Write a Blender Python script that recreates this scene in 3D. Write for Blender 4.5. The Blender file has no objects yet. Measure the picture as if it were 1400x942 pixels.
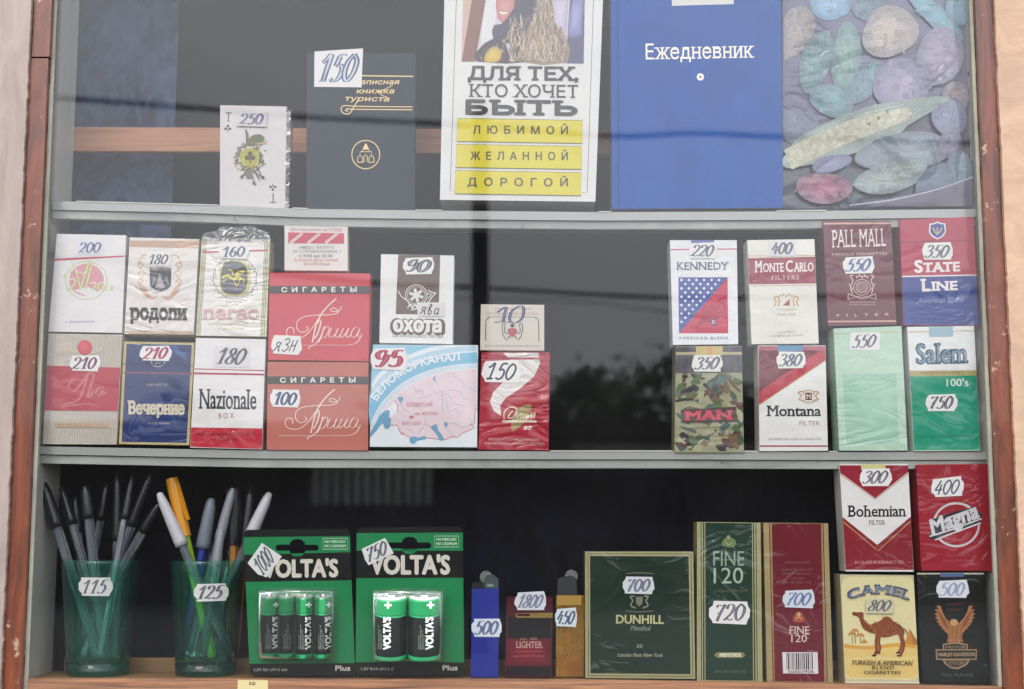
import bpy, bmesh, math, random
from mathutils import Vector, Matrix
from mathutils.geometry import tessellate_polygon, delaunay_2d_cdt
random.seed(7)
SC = bpy.context.scene
COL = SC.collection
# ------------------------------------------------------------------ camera, world, sun, exposure
F_PX = 1400 * 50 / 36
PITCH = math.radians(7.4)
CAM = Vector((0, -1.09, 1.45))
cd = bpy.data.cameras.new('camera'); cam = bpy.data.objects.new('camera', cd); COL.objects.link(cam)
cam.location = CAM; cam.rotation_euler = (math.pi / 2 + PITCH, 0, 0)
cd.lens = 50; cd.sensor_width = 36; cd.clip_start = .02; cd.clip_end = 3000
cd.dof.use_dof = True; cd.dof.focus_distance = 1.10; cd.dof.aperture_fstop = 8
SC.camera = cam
W = bpy.data.worlds.new('World'); SC.world = W; W.use_nodes = True
nt = W.node_tree; nt.nodes.clear()
sky = nt.nodes.new('ShaderNodeTexSky'); sky.sky_type = 'NISHITA'; sky.sun_disc = False
SUN_EL, SUN_AZ = 48, 200          # the sun stands behind the camera, veiled by cloud
sky.sun_elevation = math.radians(SUN_EL); sky.sun_rotation = math.radians(SUN_AZ)
sky.dust_density = 3; sky.air_density = 1.3
ovc = nt.nodes.new('ShaderNodeMixRGB'); ovc.inputs[0].default_value = .88
ovc.inputs[2].default_value = (12.3, 12.7, 13.3, 1)     # even cloud layer
cl = nt.nodes.new('ShaderNodeTexNoise'); cl.inputs['Scale'].default_value = 2.2; cl.inputs['Detail'].default_value = 5
cr = nt.nodes.new('ShaderNodeMapRange'); cr.inputs[1].default_value = .3; cr.inputs[2].default_value = .7
cr.inputs[3].default_value = .82; cr.inputs[4].default_value = 1.12
mu = nt.nodes.new('ShaderNodeVectorMath'); mu.operation = 'SCALE'
tcw = nt.nodes.new('ShaderNodeTexCoord')
bg = nt.nodes.new('ShaderNodeBackground'); bg.inputs[1].default_value = .1
wo = nt.nodes.new('ShaderNodeOutputWorld')
L = nt.links.new
L(sky.outputs[0], ovc.inputs[1]); L(tcw.outputs['Generated'], cl.inputs['Vector']); L(cl.outputs[0], cr.inputs[0])
# an overcast sky grows brighter from the horizon up to the zenith (one plus twice the sine of the height)
sx_ = nt.nodes.new('ShaderNodeSeparateXYZ'); nn = nt.nodes.new('ShaderNodeVectorMath'); nn.operation = 'NORMALIZE'
L(tcw.outputs['Generated'], nn.inputs[0]); L(nn.outputs[0], sx_.inputs[0])
gr = nt.nodes.new('ShaderNodeMapRange'); gr.inputs[1].default_value = 0; gr.inputs[2].default_value = 1; gr.inputs[3].default_value = .62; gr.inputs[4].default_value = 2.35
L(sx_.outputs['Z'], gr.inputs[0])
cc = nt.nodes.new('ShaderNodeVectorMath'); cc.operation = 'SCALE'; cc.inputs[0].default_value = (12.0, 12.3, 13.3); L(gr.outputs[0], cc.inputs['Scale'])
L(cc.outputs[0], ovc.inputs[2])
L(ovc.outputs[0], mu.inputs[0]); L(cr.outputs[0], mu.inputs['Scale']); L(mu.outputs[0], bg.inputs[0]); L(bg.outputs[0], wo.inputs[0])
sl = bpy.data.lights.new('sun', 'SUN'); sl.energy = 1.35; sl.angle = math.radians(20); sl.color = (1, .92, .82)
sun = bpy.data.objects.new('sun', sl); COL.objects.link(sun)
az = math.radians(SUN_AZ); el = math.radians(SUN_EL)
sdir = Vector((math.sin(az) * math.cos(el), math.cos(az) * math.cos(el), math.sin(el)))
sun.rotation_euler = sdir.to_track_quat('Z', 'Y').to_euler()
SC.view_settings.view_transform = 'Standard'; SC.view_settings.look = 'None'
SC.view_settings.exposure = 1.2; SC.view_settings.gamma = 1
SC.cycles.use_denoising = True
SC.cycles.max_bounces = 10; SC.cycles.transparent_max_bounces = 24
SC.cycles.caustics_reflective = False; SC.cycles.caustics_refractive = False

# ------------------------------------------------------------------ measuring: pixels of the photograph to places
cp, sp = math.cos(PITCH), math.sin(PITCH)
def P(px, py, Y):
    a = (px - 700) / F_PX; b = (471 - py) / F_PX
    d = Vector((a, cp - b * sp, sp + b * cp))
    t = (Y - CAM.y) / d.y
    return CAM + d * t
CROPS = {'A': (0, 0, 3.038), 'B': (400, 0, 3.039), 'C': (820, 0, 2.414), 'D': (40, 290, 4.118), 'E': (40, 440, 4.118),
         'F': (360, 290, 4.486), 'G': (360, 460, 4.667), 'H': (640, 390, 3.768), 'I': (900, 290, 4.959), 'J': (1110, 280, 4.828),
         'K': (900, 440, 4.708), 'L': (1120, 430, 4.486), 'M': (0, 620, 2.925), 'N': (200, 620, 2.925), 'O': (320, 700, 3.893),
         'Q': (480, 700, 3.893), 'R': (630, 740, 4.663), 'S': (790, 690, 3.738), 'T': (940, 690, 3.738), 'U': (1130, 620, 5.185),
         'V': (1130, 770, 5.185), 'W': (400, 60, 4.095), 'X': (300, 135, 5.89), 'Y': (600, 0, 5.833), 'Z': (500, 465, 6.075),
         'r': (170, 320, 6.73), 'm': (915, 465, 5.89), '1': (0, 0, 1)}
def lin(h, k=1.0):
    if not isinstance(h, str): return h
    c = [int(h[i:i + 2], 16) / 255 for i in (1, 3, 5)]
    c = [(x / 12.92 if x <= .04045 else ((x + .055) / 1.055) ** 2.4) * k for x in c]
    return (c[0], c[1], c[2], 1)

# ------------------------------------------------------------------ materials
def nodes_mat(name):
    m = bpy.data.materials.new(name); m.use_nodes = True
    t = m.node_tree; b = t.nodes['Principled BSDF']; return m, t, b
def N(t, ty, **kw):
    n = t.nodes.new(ty)
    for k, v in kw.items():
        if k.startswith('i_'): n.inputs[k[2:].replace('_', ' ')].default_value = v
        else: setattr(n, k, v)
    return n
def wrinkle(t, scale, stretch, strength, dist):
    g = N(t, 'ShaderNodeNewGeometry')
    mp = N(t, 'ShaderNodeMapping'); mp.inputs['Scale'].default_value = stretch; mp.inputs['Rotation'].default_value = (0, .5, 0)
    n1 = N(t, 'ShaderNodeTexNoise', i_Scale=scale, i_Detail=2.5, i_Distortion=1.2)
    t.links.new(g.outputs['Position'], mp.inputs[0]); t.links.new(mp.outputs[0], n1.inputs['Vector'])
    rg = N(t, 'ShaderNodeMath', operation='SUBTRACT'); rg.inputs[1].default_value = .5
    ab = N(t, 'ShaderNodeMath', operation='ABSOLUTE')
    t.links.new(n1.outputs[0], rg.inputs[0]); t.links.new(rg.outputs[0], ab.inputs[0])
    pw = N(t, 'ShaderNodeMath', operation='POWER'); pw.inputs[1].default_value = .55
    t.links.new(ab.outputs[0], pw.inputs[0])
    bp = N(t, 'ShaderNodeBump'); bp.inputs['Distance'].default_value = dist
    nm = N(t, 'ShaderNodeTexNoise', i_Scale=13, i_Detail=1); t.links.new(g.outputs['Position'], nm.inputs['Vector'])
    mk = N(t, 'ShaderNodeMapRange'); mk.inputs[1].default_value = .42; mk.inputs[2].default_value = .64; mk.inputs[3].default_value = strength * .12; mk.inputs[4].default_value = strength * 1.9
    t.links.new(nm.outputs[0], mk.inputs[0]); t.links.new(mk.outputs[0], bp.inputs['Strength'])
    t.links.new(pw.outputs[0], bp.inputs['Height'])
    return bp
def print_mat(name, rough=.5, coat=0, scale=30, stretch=(1, 1, 1), strength=.5, dist=.004, base_bump=False, grain=.10, metal=0, spec=.5):
    m, t, b = nodes_mat(name)
    a = N(t, 'ShaderNodeAttribute', attribute_name='Col')
    g = N(t, 'ShaderNodeNewGeometry')
    n = N(t, 'ShaderNodeTexNoise', i_Scale=900, i_Detail=2); t.links.new(g.outputs['Position'], n.inputs['Vector'])
    n2 = N(t, 'ShaderNodeTexNoise', i_Scale=38, i_Detail=4); t.links.new(g.outputs['Position'], n2.inputs['Vector'])
    ad = N(t, 'ShaderNodeMath', operation='ADD'); t.links.new(n.outputs[0], ad.inputs[0]); t.links.new(n2.outputs[0], ad.inputs[1])
    mr = N(t, 'ShaderNodeMapRange'); mr.inputs[1].default_value = .6; mr.inputs[2].default_value = 1.4
    mr.inputs[3].default_value = 1 - grain; mr.inputs[4].default_value = 1 + grain * .6
    t.links.new(ad.outputs[0], mr.inputs[0])
    vm = N(t, 'ShaderNodeVectorMath', operation='SCALE'); t.links.new(a.outputs['Color'], vm.inputs[0]); t.links.new(mr.outputs[0], vm.inputs['Scale'])
    t.links.new(vm.outputs[0], b.inputs['Base Color'])
    if name == 'bookcloth':
        wv = N(t, 'ShaderNodeTexNoise', i_Scale=1500, i_Detail=1); t.links.new(g.outputs['Position'], wv.inputs['Vector'])
        bq = N(t, 'ShaderNodeBump', i_Strength=.5, i_Distance=.0004); t.links.new(wv.outputs[0], bq.inputs['Height']); t.links.new(bq.outputs[0], b.inputs['Normal'])
    b.inputs['Roughness'].default_value = rough; b.inputs['Metallic'].default_value = metal
    b.inputs['Specular IOR Level'].default_value = spec if not coat else .2
    if coat:
        b.inputs['Coat Weight'].default_value = coat; b.inputs['Coat Roughness'].default_value = .07; b.inputs['Coat IOR'].default_value = 1.5
        bp = wrinkle(t, scale, stretch, strength, dist); t.links.new(bp.outputs[0], b.inputs['Coat Normal'])
        if base_bump:
            bp2 = wrinkle(t, scale, stretch, strength * .5, dist); t.links.new(bp2.outputs[0], b.inputs['Normal'])
    return m
M = {}
M['card'] = print_mat('matte_card_print', .6)
M['paper'] = print_mat('paper', .85, spec=.2, grain=.05)
M['film'] = print_mat('film_wrapped_print', .55, .6, 20, (1, 1, 1.5), .55, .004)
M['soft'] = print_mat('crumpled_soft_pack_print', .5, .6, 24, (.8, 1, 2.0), .95, .004, True)
M['gloss'] = print_mat('glossy_print', .4, .5, 12, (1, 1, 1), .3, .002)
M['cloth'] = print_mat('bookcloth', .8, grain=.16, spec=.25)
M['gold'] = print_mat('gold_foil_print', .35, metal=.55)
M['plastic'] = print_mat('moulded_plastic', .28, grain=.03)
M['metal'] = print_mat('bright_metal', .25, metal=1, grain=.05)
M['ink'] = print_mat('pen_ink', .8, grain=.02, spec=.1)
M['bag'] = print_mat('printed_plastic_bag', .55, grain=.4, coat=.9, scale=15, stretch=(1, 1, 1.3), strength=.9, dist=.005)
M['bag0'] = print_mat('bag_spare', .6, .8, 15, (1, 1, 1.3), .6, .005)
def glass_mat(name, tint, gl=1.0, rough=.02, ior=1.45, haze=0, hazecol=(.6, .6, .6), bump=None):
    m = bpy.data.materials.new(name); m.use_nodes = True; t = m.node_tree; t.nodes.clear()
    tr = N(t, 'ShaderNodeBsdfTransparent'); tr.inputs[0].default_value = (*tint, 1)
    gg = N(t, 'ShaderNodeBsdfGlossy'); gg.inputs['Roughness'].default_value = rough
    fr = N(t, 'ShaderNodeFresnel', i_IOR=ior)
    ml = N(t, 'ShaderNodeMath', operation='MULTIPLY'); ml.inputs[1].default_value = gl
    mx = N(t, 'ShaderNodeMixShader'); o = N(t, 'ShaderNodeOutputMaterial')
    t.links.new(fr.outputs[0], ml.inputs[0]); t.links.new(ml.outputs[0], mx.inputs[0])
    if haze:
        df = N(t, 'ShaderNodeBsdfDiffuse'); df.inputs[0].default_value = (*hazecol, 1)
        nz = N(t, 'ShaderNodeTexNoise', i_Scale=14, i_Detail=8, i_Roughness=.75); ge = N(t, 'ShaderNodeNewGeometry')
        t.links.new(ge.outputs['Position'], nz.inputs['Vector'])
        mr = N(t, 'ShaderNodeMapRange'); mr.inputs[1].default_value = .35; mr.inputs[2].default_value = .75
        mr.inputs[3].default_value = haze * (.4 if haze < .5 else .95); mr.inputs[4].default_value = haze * (1.6 if haze < .5 else 1.03)
        m2 = N(t, 'ShaderNodeMixShader'); t.links.new(nz.outputs[0], mr.inputs[0]); t.links.new(mr.outputs[0], m2.inputs[0])
        t.links.new(tr.outputs[0], m2.inputs[1]); t.links.new(df.outputs[0], m2.inputs[2]); t.links.new(m2.outputs[0], mx.inputs[1])
    else: t.links.new(tr.outputs[0], mx.inputs[1])
    if bump:
        bp = wrinkle(t, *bump); t.links.new(bp.outputs[0], gg.inputs['Normal']); t.links.new(bp.outputs[0], fr.inputs['Normal'])
    t.links.new(gg.outputs[0], mx.inputs[2]); t.links.new(mx.outputs[0], o.inputs[0])
    return m
M['pane'] = glass_mat('window_glass', (.986, .987, .983), .78, .0, 1.48, .0025, (.7, .7, .72))
M['green_glass'] = glass_mat('green_tumbler_glass', (.50, .95, .77), 1.2, .03, 1.5, .07, (.05, .55, .36))
M['green_base'] = glass_mat('thick_green_glass', (.16, .60, .42), 1.2, .03, 1.5, .16, (.02, .30, .19))
M['clear'] = glass_mat('clear_plastic', (.80, .83, .86), 1.6, .08, 1.5, .26, (.50, .56, .64))
M['amber_clear'] = glass_mat('amber_clear_plastic', (.80, .36, .05), 1.4, .06, 1.5, .34, (.85, .45, .05))
M['bubble'] = glass_mat('clear_blister', (.93, .95, .94), 0.4, .12, 1.45, .015, (.7, .8, .75), (60, (1, 1, 1), .2, .001))
M['crinkle'] = glass_mat('clear_cellophane', (.9, .9, .9), 2.2, .06, 1.5, .14, (.8, .8, .8), (45, (1, 1, 1), 1, .006))
M['shelf_glass'] = glass_mat('glass_shelf_plate', (.72, .78, .74), 1.6, .12, 1.5, .80, (.52, .53, .49))
def wood_mat(name, c1, c2, scale=(1, 1, 12), freq=30, rough=.45, coat=0, chip=None, chips=.62, chipscale=40):
    m, t, b = nodes_mat(name)
    g = N(t, 'ShaderNodeNewGeometry'); mp = N(t, 'ShaderNodeMapping'); mp.inputs['Scale'].default_value = scale
    n = N(t, 'ShaderNodeTexNoise', i_Scale=freq, i_Detail=6, i_Roughness=.65, i_Distortion=.6)
    t.links.new(g.outputs['Position'], mp.inputs[0]); t.links.new(mp.outputs[0], n.inputs['Vector'])
    r = N(t, 'ShaderNodeValToRGB'); r.color_ramp.elements[0].position = .33; r.color_ramp.elements[1].position = .68
    r.color_ramp.elements[0].color = lin(c1); r.color_ramp.elements[1].color = lin(c2)
    t.links.new(n.outputs[0], r.inputs[0]); out = r.outputs[0]
    if chip:
        n2 = N(t, 'ShaderNodeTexNoise', i_Scale=chipscale, i_Detail=8, i_Roughness=.7)
        t.links.new(g.outputs['Position'], n2.inputs['Vector'])
        r2 = N(t, 'ShaderNodeValToRGB'); r2.color_ramp.elements[0].position = chips; r2.color_ramp.elements[1].position = chips + .03
        t.links.new(n2.outputs[0], r2.inputs[0])
        mx = N(t, 'ShaderNodeMixRGB'); mx.inputs[2].default_value = lin(chip)
        t.links.new(r2.outputs[0], mx.inputs[0]); t.links.new(out, mx.inputs[1]); out = mx.outputs[0]
    t.links.new(out, b.inputs['Base Color']); b.inputs['Roughness'].default_value = rough
    b.inputs['Coat Weight'].default_value = coat
    if rough > .75: b.inputs['Specular IOR Level'].default_value = .15
    bp = N(t, 'ShaderNodeBump'); bp.inputs['Strength'].default_value = .5; bp.inputs['Distance'].default_value = .0015
    t.links.new(n.outputs[0], bp.inputs['Height']); t.links.new(bp.outputs[0], b.inputs['Normal'])
    return m
M['bead'] = wood_mat('varnished_redbrown_wood', '#35170B', '#6E351B', (1, 1, .12), 90, .35, .3, '#8E7462', .625, 60)
M['cream_l'] = wood_mat('pinkish_cream_paint', '#74675F', '#877A72', (1, 1, .25), 60, .6, 0, '#6E5C54', .72, 90)
M['cream_r'] = wood_mat('peach_cream_paint', '#8E745F', '#A3866F', (1, 1, 1.2), 35, .6, 0, '#8A6A56', .70, 80)
M['white_paint'] = wood_mat('old_white_paint', '#D0CFC6', '#E2E0D8', (1, 1, .2), 40, .5, 0, '#7C6A52', .68, 45)
M['putty'] = wood_mat('grey_putty', '#77766C', '#93917F', (1, 1, .4), 50, .7)
M['ply'] = wood_mat('plywood_edge', '#4E3224', '#8C6040', (.35, 1, 11), 34, .55, 0, '#9A8468', .74, 60)
M['tan'] = wood_mat('bare_pine_batten', '#A06A4A', '#BF8A66', (.3, 1, 5), 30, .6)
M['tan2'] = wood_mat('old_pine_board', '#7A5B38', '#9C7A4C', (.3, 1, 5), 30, .6)
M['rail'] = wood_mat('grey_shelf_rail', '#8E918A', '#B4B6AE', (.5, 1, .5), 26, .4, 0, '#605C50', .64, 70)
M['dark'] = wood_mat('black_backing_paper', '#060608', '#0E0E11', (1, 1, 1), 12, .8)
M['curtain'] = wood_mat('dark_blue_patterned_cloth', '#030409', '#0D1122', (1, 1, .6), 60, .85)
M['curtain2'] = wood_mat('frost_patterned_cloth', '#1A2236', '#4E5E7E', (1, 1, .7), 42, .85)
M['asphalt'] = wood_mat('grey_asphalt', '#3A3A3A', '#4A4A48', (1, 1, 1), 3, .9)
M['bark'] = wood_mat('bark', '#2E2620', '#4A4036', (1, 1, .2), 12, .9)
M['leaf'] = wood_mat('leaves', '#1E2E16', '#3E5A28', (1, 1, 1), 2, .7)
M['pole'] = wood_mat('tarred_pole', '#1E1A17', '#332C26', (1, 1, .1), 12, .9)
M['cable'] = wood_mat('black_rubber', '#0C0C0C', '#151515', (1, 1, 1), 3, .6)
M['shed'] = wood_mat('weathered_shed_boards', '#2A2723', '#3D3832', (3, 1, .1), 3, .9)
M['plaster'] = wood_mat('pale_plaster', '#8C8C86', '#A8A8A0', (1, 1, 1), 1, .9)

# ------------------------------------------------------------------ mesh builders
LN = 0
def tagobj(o, label=None, cat=None, group=None, kind=None):
    for k, v in (('label', label), ('category', cat), ('group', group), ('kind', kind)):
        if v: o[k] = v
_glyph = {}
def glyphs(s, bold=0, space=1, serif=False):
    key = (s, bold, space, serif)
    if key in _glyph: return _glyph[key]
    c = bpy.data.curves.new('text', 'FONT'); c.body = s; c.size = 1; c.resolution_u = 3; c.space_character = space; c.fill_mode = 'NONE'
    o = bpy.data.objects.new('text', c); m = o.to_mesh()
    # outlines only: fill them here, triangle by triangle, by the even-odd rule
    raw = [(v.co.x, v.co.y) for v in m.vertices]; E0 = [tuple(e.vertices) for e in m.edges]; ix = {}; V = []; mp = []
    for p in raw:
        k = (round(p[0], 4), round(p[1], 4))
        if k not in ix: ix[k] = len(V); V.append(p)
        mp.append(ix[k])
    Ed = list({(min(mp[a], mp[b]), max(mp[a], mp[b])) for a, b in E0 if mp[a] != mp[b]}); Fs = []
    if V and Ed:
        r_ = delaunay_2d_cdt([Vector(v) for v in V], Ed, [], 0, 1e-6); W2 = [(v.x, v.y) for v in r_[0]]
        segs = [(V[a], V[b]) for a, b in Ed]
        for f in r_[2]:
            cx = sum(W2[i][0] for i in f) / 3; cy = sum(W2[i][1] for i in f) / 3; odd = False
            for (x0, y0), (x1, y1) in segs:
                if (y0 > cy) != (y1 > cy) and cx < x0 + (cy - y0) * (x1 - x0) / (y1 - y0): odd = not odd
            if odd: Fs.append(tuple(f))
        V = W2
    if serif:
        cnt = {}
        for f in Fs:
            for i in range(len(f)):
                e = (f[i], f[(i + 1) % len(f)]); k = (min(e), max(e)); cnt[k] = cnt.get(k, 0) + 1
        th = .045 + bold * .5; ext = .075; ser = []
        for (i, j), n in cnt.items():
            if n != 1: continue
            a, b = V[i], V[j]
            if abs(a[1] - b[1]) > .004: continue
            y = (a[1] + b[1]) / 2 ; x0, x1 = min(a[0], b[0]), max(a[0], b[0])
            if x1 - x0 > .26 or x1 - x0 < .03: continue
            if abs(y + bold) < .02 or abs(y) < .02: yy = (y, y + th)
            elif any(abs(y - q) < .025 + bold for q in (.682, .714, .728, .449, .536, .542)): yy = (y - th, y)
            else: continue
            ser.append([round(yy[0], 2), round(yy[1], 2), x0 - ext, x1 + ext, yy])
        ser.sort(key=lambda q: (q[0], q[1], q[2])); mg = []
        for q in ser:
            if mg and mg[-1][0] == q[0] and mg[-1][1] == q[1] and q[2] <= mg[-1][3] + .004:
                if q[2] < mg[-1][3] - 2 * ext + .02: mg[-1][3] = max(q[3], mg[-1][3])
                else:
                    m_ = (q[2] + mg[-1][3]) / 2; mg[-1][3] = m_ - .008; q[2] = m_ + .008; mg.append(q)
            else: mg.append(q)
        for q in mg:
            n0 = len(V); yy = q[4]; V += [(q[2], yy[0]), (q[3], yy[0]), (q[3], yy[1]), (q[2], yy[1])]
            Fs.append((n0, n0 + 1, n0 + 2, n0 + 3, 's'))
    o.to_mesh_clear(); bpy.data.objects.remove(o); bpy.data.curves.remove(c)
    if not V: V = [(0, 0)]
    _glyph[key] = (V, Fs); return _glyph[key]
def smooth(pts, n=5, closed=False):
    if len(pts) < 3: return list(pts)
    out = []; m = len(pts); rng = range(m if closed else m - 1)
    for i in rng:
        if closed: p = [pts[(i + k) % m] for k in (-1, 0, 1, 2)]
        else: p = [pts[max(0, i - 1)], pts[i], pts[i + 1], pts[min(m - 1, i + 2)]]
        for k in range(n):
            t = k / n; q = []
            for c in (0, 1):
                a, b, d, e = (z[c] for z in p)
                q.append(.5 * (2 * b + (d - a) * t + (2 * a - 5 * b + 4 * d - e) * t * t + (3 * b - a - 3 * d + e) * t ** 3))
            out.append(tuple(q))
    if not closed: out.append(pts[-1])
    else: out.append(pts[0])
    return out
DIG = {'0': [[(.3, 1), (.08, .75), (.05, .3), (.28, 0), (.52, .28), (.55, .75), (.3, 1)]],
       '1': [[(.02, .7), (.2, .82), (.38, 1), (.36, .5), (.34, .02)], [(.12, 0), (.55, .02)]],
       '2': [[(.06, .74), (.12, .94), (.33, 1), (.52, .82), (.45, .52), (.2, .2), (.02, .04)], [(.02, .04), (.2, .12), (.38, .02), (.6, .1)]],
       '3': [[(.06, .84), (.28, 1), (.5, .84), (.42, .62), (.24, .54)], [(.24, .54), (.5, .46), (.54, .22), (.3, 0), (.04, .12)]],
       '4': [[(.3, 1), (.16, .66), (.0, .34)], [(.0, .34), (.3, .32), (.6, .36)], [(.44, .7), (.4, .35), (.38, 0)]],
       '5': [[(.2, .96), (.4, 1), (.6, .98)], [(.22, .96), (.14, .56)], [(.14, .56), (.38, .62), (.54, .4), (.46, .1), (.24, 0), (.02, .1)]],
       '6': [[(.5, .94), (.28, .9), (.08, .55), (.06, .22), (.28, 0), (.5, .2), (.46, .46), (.28, .54), (.08, .36)]],
       '7': [[(.04, .84), (.14, .98), (.36, .92), (.58, 1)], [(.58, 1), (.36, .5), (.24, 0)], [(.14, .46), (.5, .5)]],
       '8': [[(.5, .86), (.3, 1), (.12, .82), (.26, .58), (.5, .34), (.46, .08), (.24, 0), (.04, .18), (.18, .44), (.42, .6), (.5, .86)]],
       '9': [[(.5, .84), (.3, 1), (.08, .8), (.16, .54), (.36, .52), (.52, .8)], [(.52, .8), (.5, .4), (.3, .04), (.04, .06)]],
       'я': [[(.46, .6), (.2, .7), (.12, .5), (.3, .36), (.46, .38)], [(.48, .7), (.42, .35), (.46, .02), (.56, .08)], [(.28, .36), (.02, 0)]],
       'в': [[(.1, .3), (.3, .8), (.2, 1), (.12, .6), (.14, .05), (.36, .0), (.42, .3), (.16, .42)]],
       'а': [[(.44, .5), (.2, .6), (.06, .3), (.16, .02), (.36, .12), (.46, .55)], [(.46, .55), (.42, .1), (.56, .04)]],
       'н': [[(.14, .9), (.08, 0)], [(.5, .9), (.42, 0)], [(.1, .45), (.48, .48)]]}
DIG['з'] = DIG['3']
class Part:
    def __init__(s, th, name, mat='card', parent=None, label=None):
        s.th = th; s.name = name; s.mat = mat; s.parent = parent; s.label = label
        s.V = []; s.F = []; s.C = []; s.surf = None; s.smooth = False; s.obj = None; s.bevel = 0
        th.parts.append(s)
    def add(s, V, F, c):
        n = len(s.V); s.V += [Vector(v) for v in V]
        for f in F: s.F.append(tuple(n + i for i in f)); s.C.append(lin(c) if isinstance(c, str) else c)
    def nextlift(s, k=1):
        if s.th.cyc:
            s.th.k += 1; return s.th.cyc + (s.th.k % 31) * 8e-6
        s.th.lift += 1e-5 * k; return s.th.lift
    def w(s, x, y, l): return s.th.w(x, y, l)
    def poly(s, pts, c, holes=(), sm=0, cc=None):
        l = s.nextlift()
        if sm: pts = smooth(pts, sm, True)[:-1]
        loops = [pts] + list(holes)
        tri = tessellate_polygon([[Vector((p[0], p[1], 0)) for p in lp] for lp in loops])
        flat = [p for lp in loops for p in lp]
        s.add([s.w(p[0], p[1], l) for p in flat], tri, c)
    def fan(s, pts, cc, ce, k=.5):
        """printed patch whose colour runs from the middle to the rim"""
        l = s.nextlift(); cx = sum(p[0] for p in pts) / len(pts); cy = sum(p[1] for p in pts) / len(pts)
        cc, ce = lin(cc), lin(ce); R = 9; n = len(pts)
        for r in range(R):
            for i in range(n):
                a, b = pts[i], pts[(i + 1) % n]; f0, f1 = r / R, (r + 1) / R
                q = [(cx + (p[0] - cx) * f, cy + (p[1] - cy) * f) for p, f in ((a, f0), (a, f1), (b, f1), (b, f0))]
                t = (r + .5) / R; col = tuple(cc[j] + (ce[j] - cc[j]) * t ** 1.5 for j in range(3)) + (1,)
                s.add([s.w(*p, l) for p in (q if r else q[1:])], [tuple(range(4 if r else 3))], col)
    def rect(s, x0, y0, x1, y1, c): s.poly([(x0, y0), (x1, y0), (x1, y1), (x0, y1)], c)
    def ell(s, cx, cy, rx, ry, c, n=22, rot=0, ring=None):
        def pt(k, f=1):
            a = 2 * math.pi * k / n; x, y = rx * f * math.cos(a), ry * f * math.sin(a)
            return (cx + x * math.cos(rot) - y * math.sin(rot), cy + x * math.sin(rot) + y * math.cos(rot))
        if ring:
            s.stroke([pt(k) for k in range(n)], ring, c, closed=True)
        else: s.poly([pt(k) for k in range(n)], c)
        return [pt(k) for k in range(n)]
    def stroke(s, pts, w, c, nib=None, sm=5, closed=False, taper=False, dash=None):
        l = s.nextlift(); p = smooth(pts, sm, closed) if sm else list(pts) + ([pts[0]] if closed else [])
        q = [p[0]]
        for a in p[1:]:
            if math.hypot(a[0] - q[-1][0], a[1] - q[-1][1]) > 1e-4: q.append(a)
        n = len(q)
        if n < 2: return
        V = []
        for i in range(n):
            a, b = q[max(0, i - 1)], q[min(n - 1, i + 1)]
            if closed and i in (0, n - 1): a, b = q[n - 2], q[1]
            dx, dy = b[0] - a[0], b[1] - a[1]; d = math.hypot(dx, dy) or 1; dx /= d; dy /= d
            ww = w
            if nib is not None: ww = w * (.22 + .78 * abs(math.sin(math.atan2(dy, dx) - nib)) ** 1.5)
            if taper: ww *= .25 + .75 * math.sin(math.pi * (i + .5) / n)
            ll = l + 4e-6 * i / n
            V += [s.w(q[i][0] - dy * ww / 2, q[i][1] + dx * ww / 2, ll), s.w(q[i][0] + dy * ww / 2, q[i][1] - dx * ww / 2, ll)]
        s.add(V, [(2 * i, 2 * i + 1, 2 * i + 3, 2 * i + 2) for i in range(n - 1)], c)
    def text(s, t, x0, y0, x1, y1, h, c, bold=0, serif=False, space=1, shear=0, path=None, narrow=None, xh=False, flip=False):
        """lettering between two ends of its baseline, h = height of the capitals"""
        V, F = glyphs(t, 0, space, serif)
        mn = min(v[0] for v in V); mx = max(v[0] for v in V)
        cap = .70 if any(ord(q) > 900 for q in t) else .685
        if xh: cap = .54 if any(ord(q) > 900 for q in t) else .45
        base = smooth(path, 8) if path else [(x0, y0), (x1, y1)]
        seg = [0]
        for a, b in zip(base, base[1:]): seg.append(seg[-1] + math.hypot(b[0] - a[0], b[1] - a[1]))
        tot = seg[-1]; l = s.nextlift(2.4); k = h / cap; out = []
        def at(u, v):
            d = max(0, min(1, u)) * tot; i = 0
            while i < len(seg) - 2 and seg[i + 1] < d: i += 1
            a, b = base[i], base[i + 1]; L_ = seg[i + 1] - seg[i] or 1; f = (u * tot - seg[i]) / L_
            dx, dy = (b[0] - a[0]) / L_, (b[1] - a[1]) / L_
            return (a[0] + (b[0] - a[0]) * f + dy * v, a[1] + (b[1] - a[1]) * f - dx * v)
        for (x, y) in V:
            u = (x - mn) / (mx - mn or 1); v = y * k
            if shear: u += shear * v / (tot or 1)
            out.append(at(u, v))
        bb = bold * k * .8; offs = [(0, 0)]
        if bold > .003: offs += [(bb * math.cos(a * math.pi / 4), bb * math.sin(a * math.pi / 4)) for a in (range(8) if bold > .02 else range(0, 8, 2))]
        for q, (ox, oy) in enumerate(offs):
            lq = l - 1.2e-5 + 1.1e-6 * q; n = len(s.V); s.V += [s.w(p[0] + ox, p[1] + oy, lq) for p in out]
            for f in F:
                if f[-1] == 's':
                    f = f[:-1]; z_ = (f[0] // 4 % 6) * 1.6e-6
                    for i in f: s.V[n + i] = s.w(out[i][0] + ox, out[i][1] + oy, lq + 1.0e-5 + z_)
                s.F.append(tuple(n + i for i in f)); s.C.append(lin(c))
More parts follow.
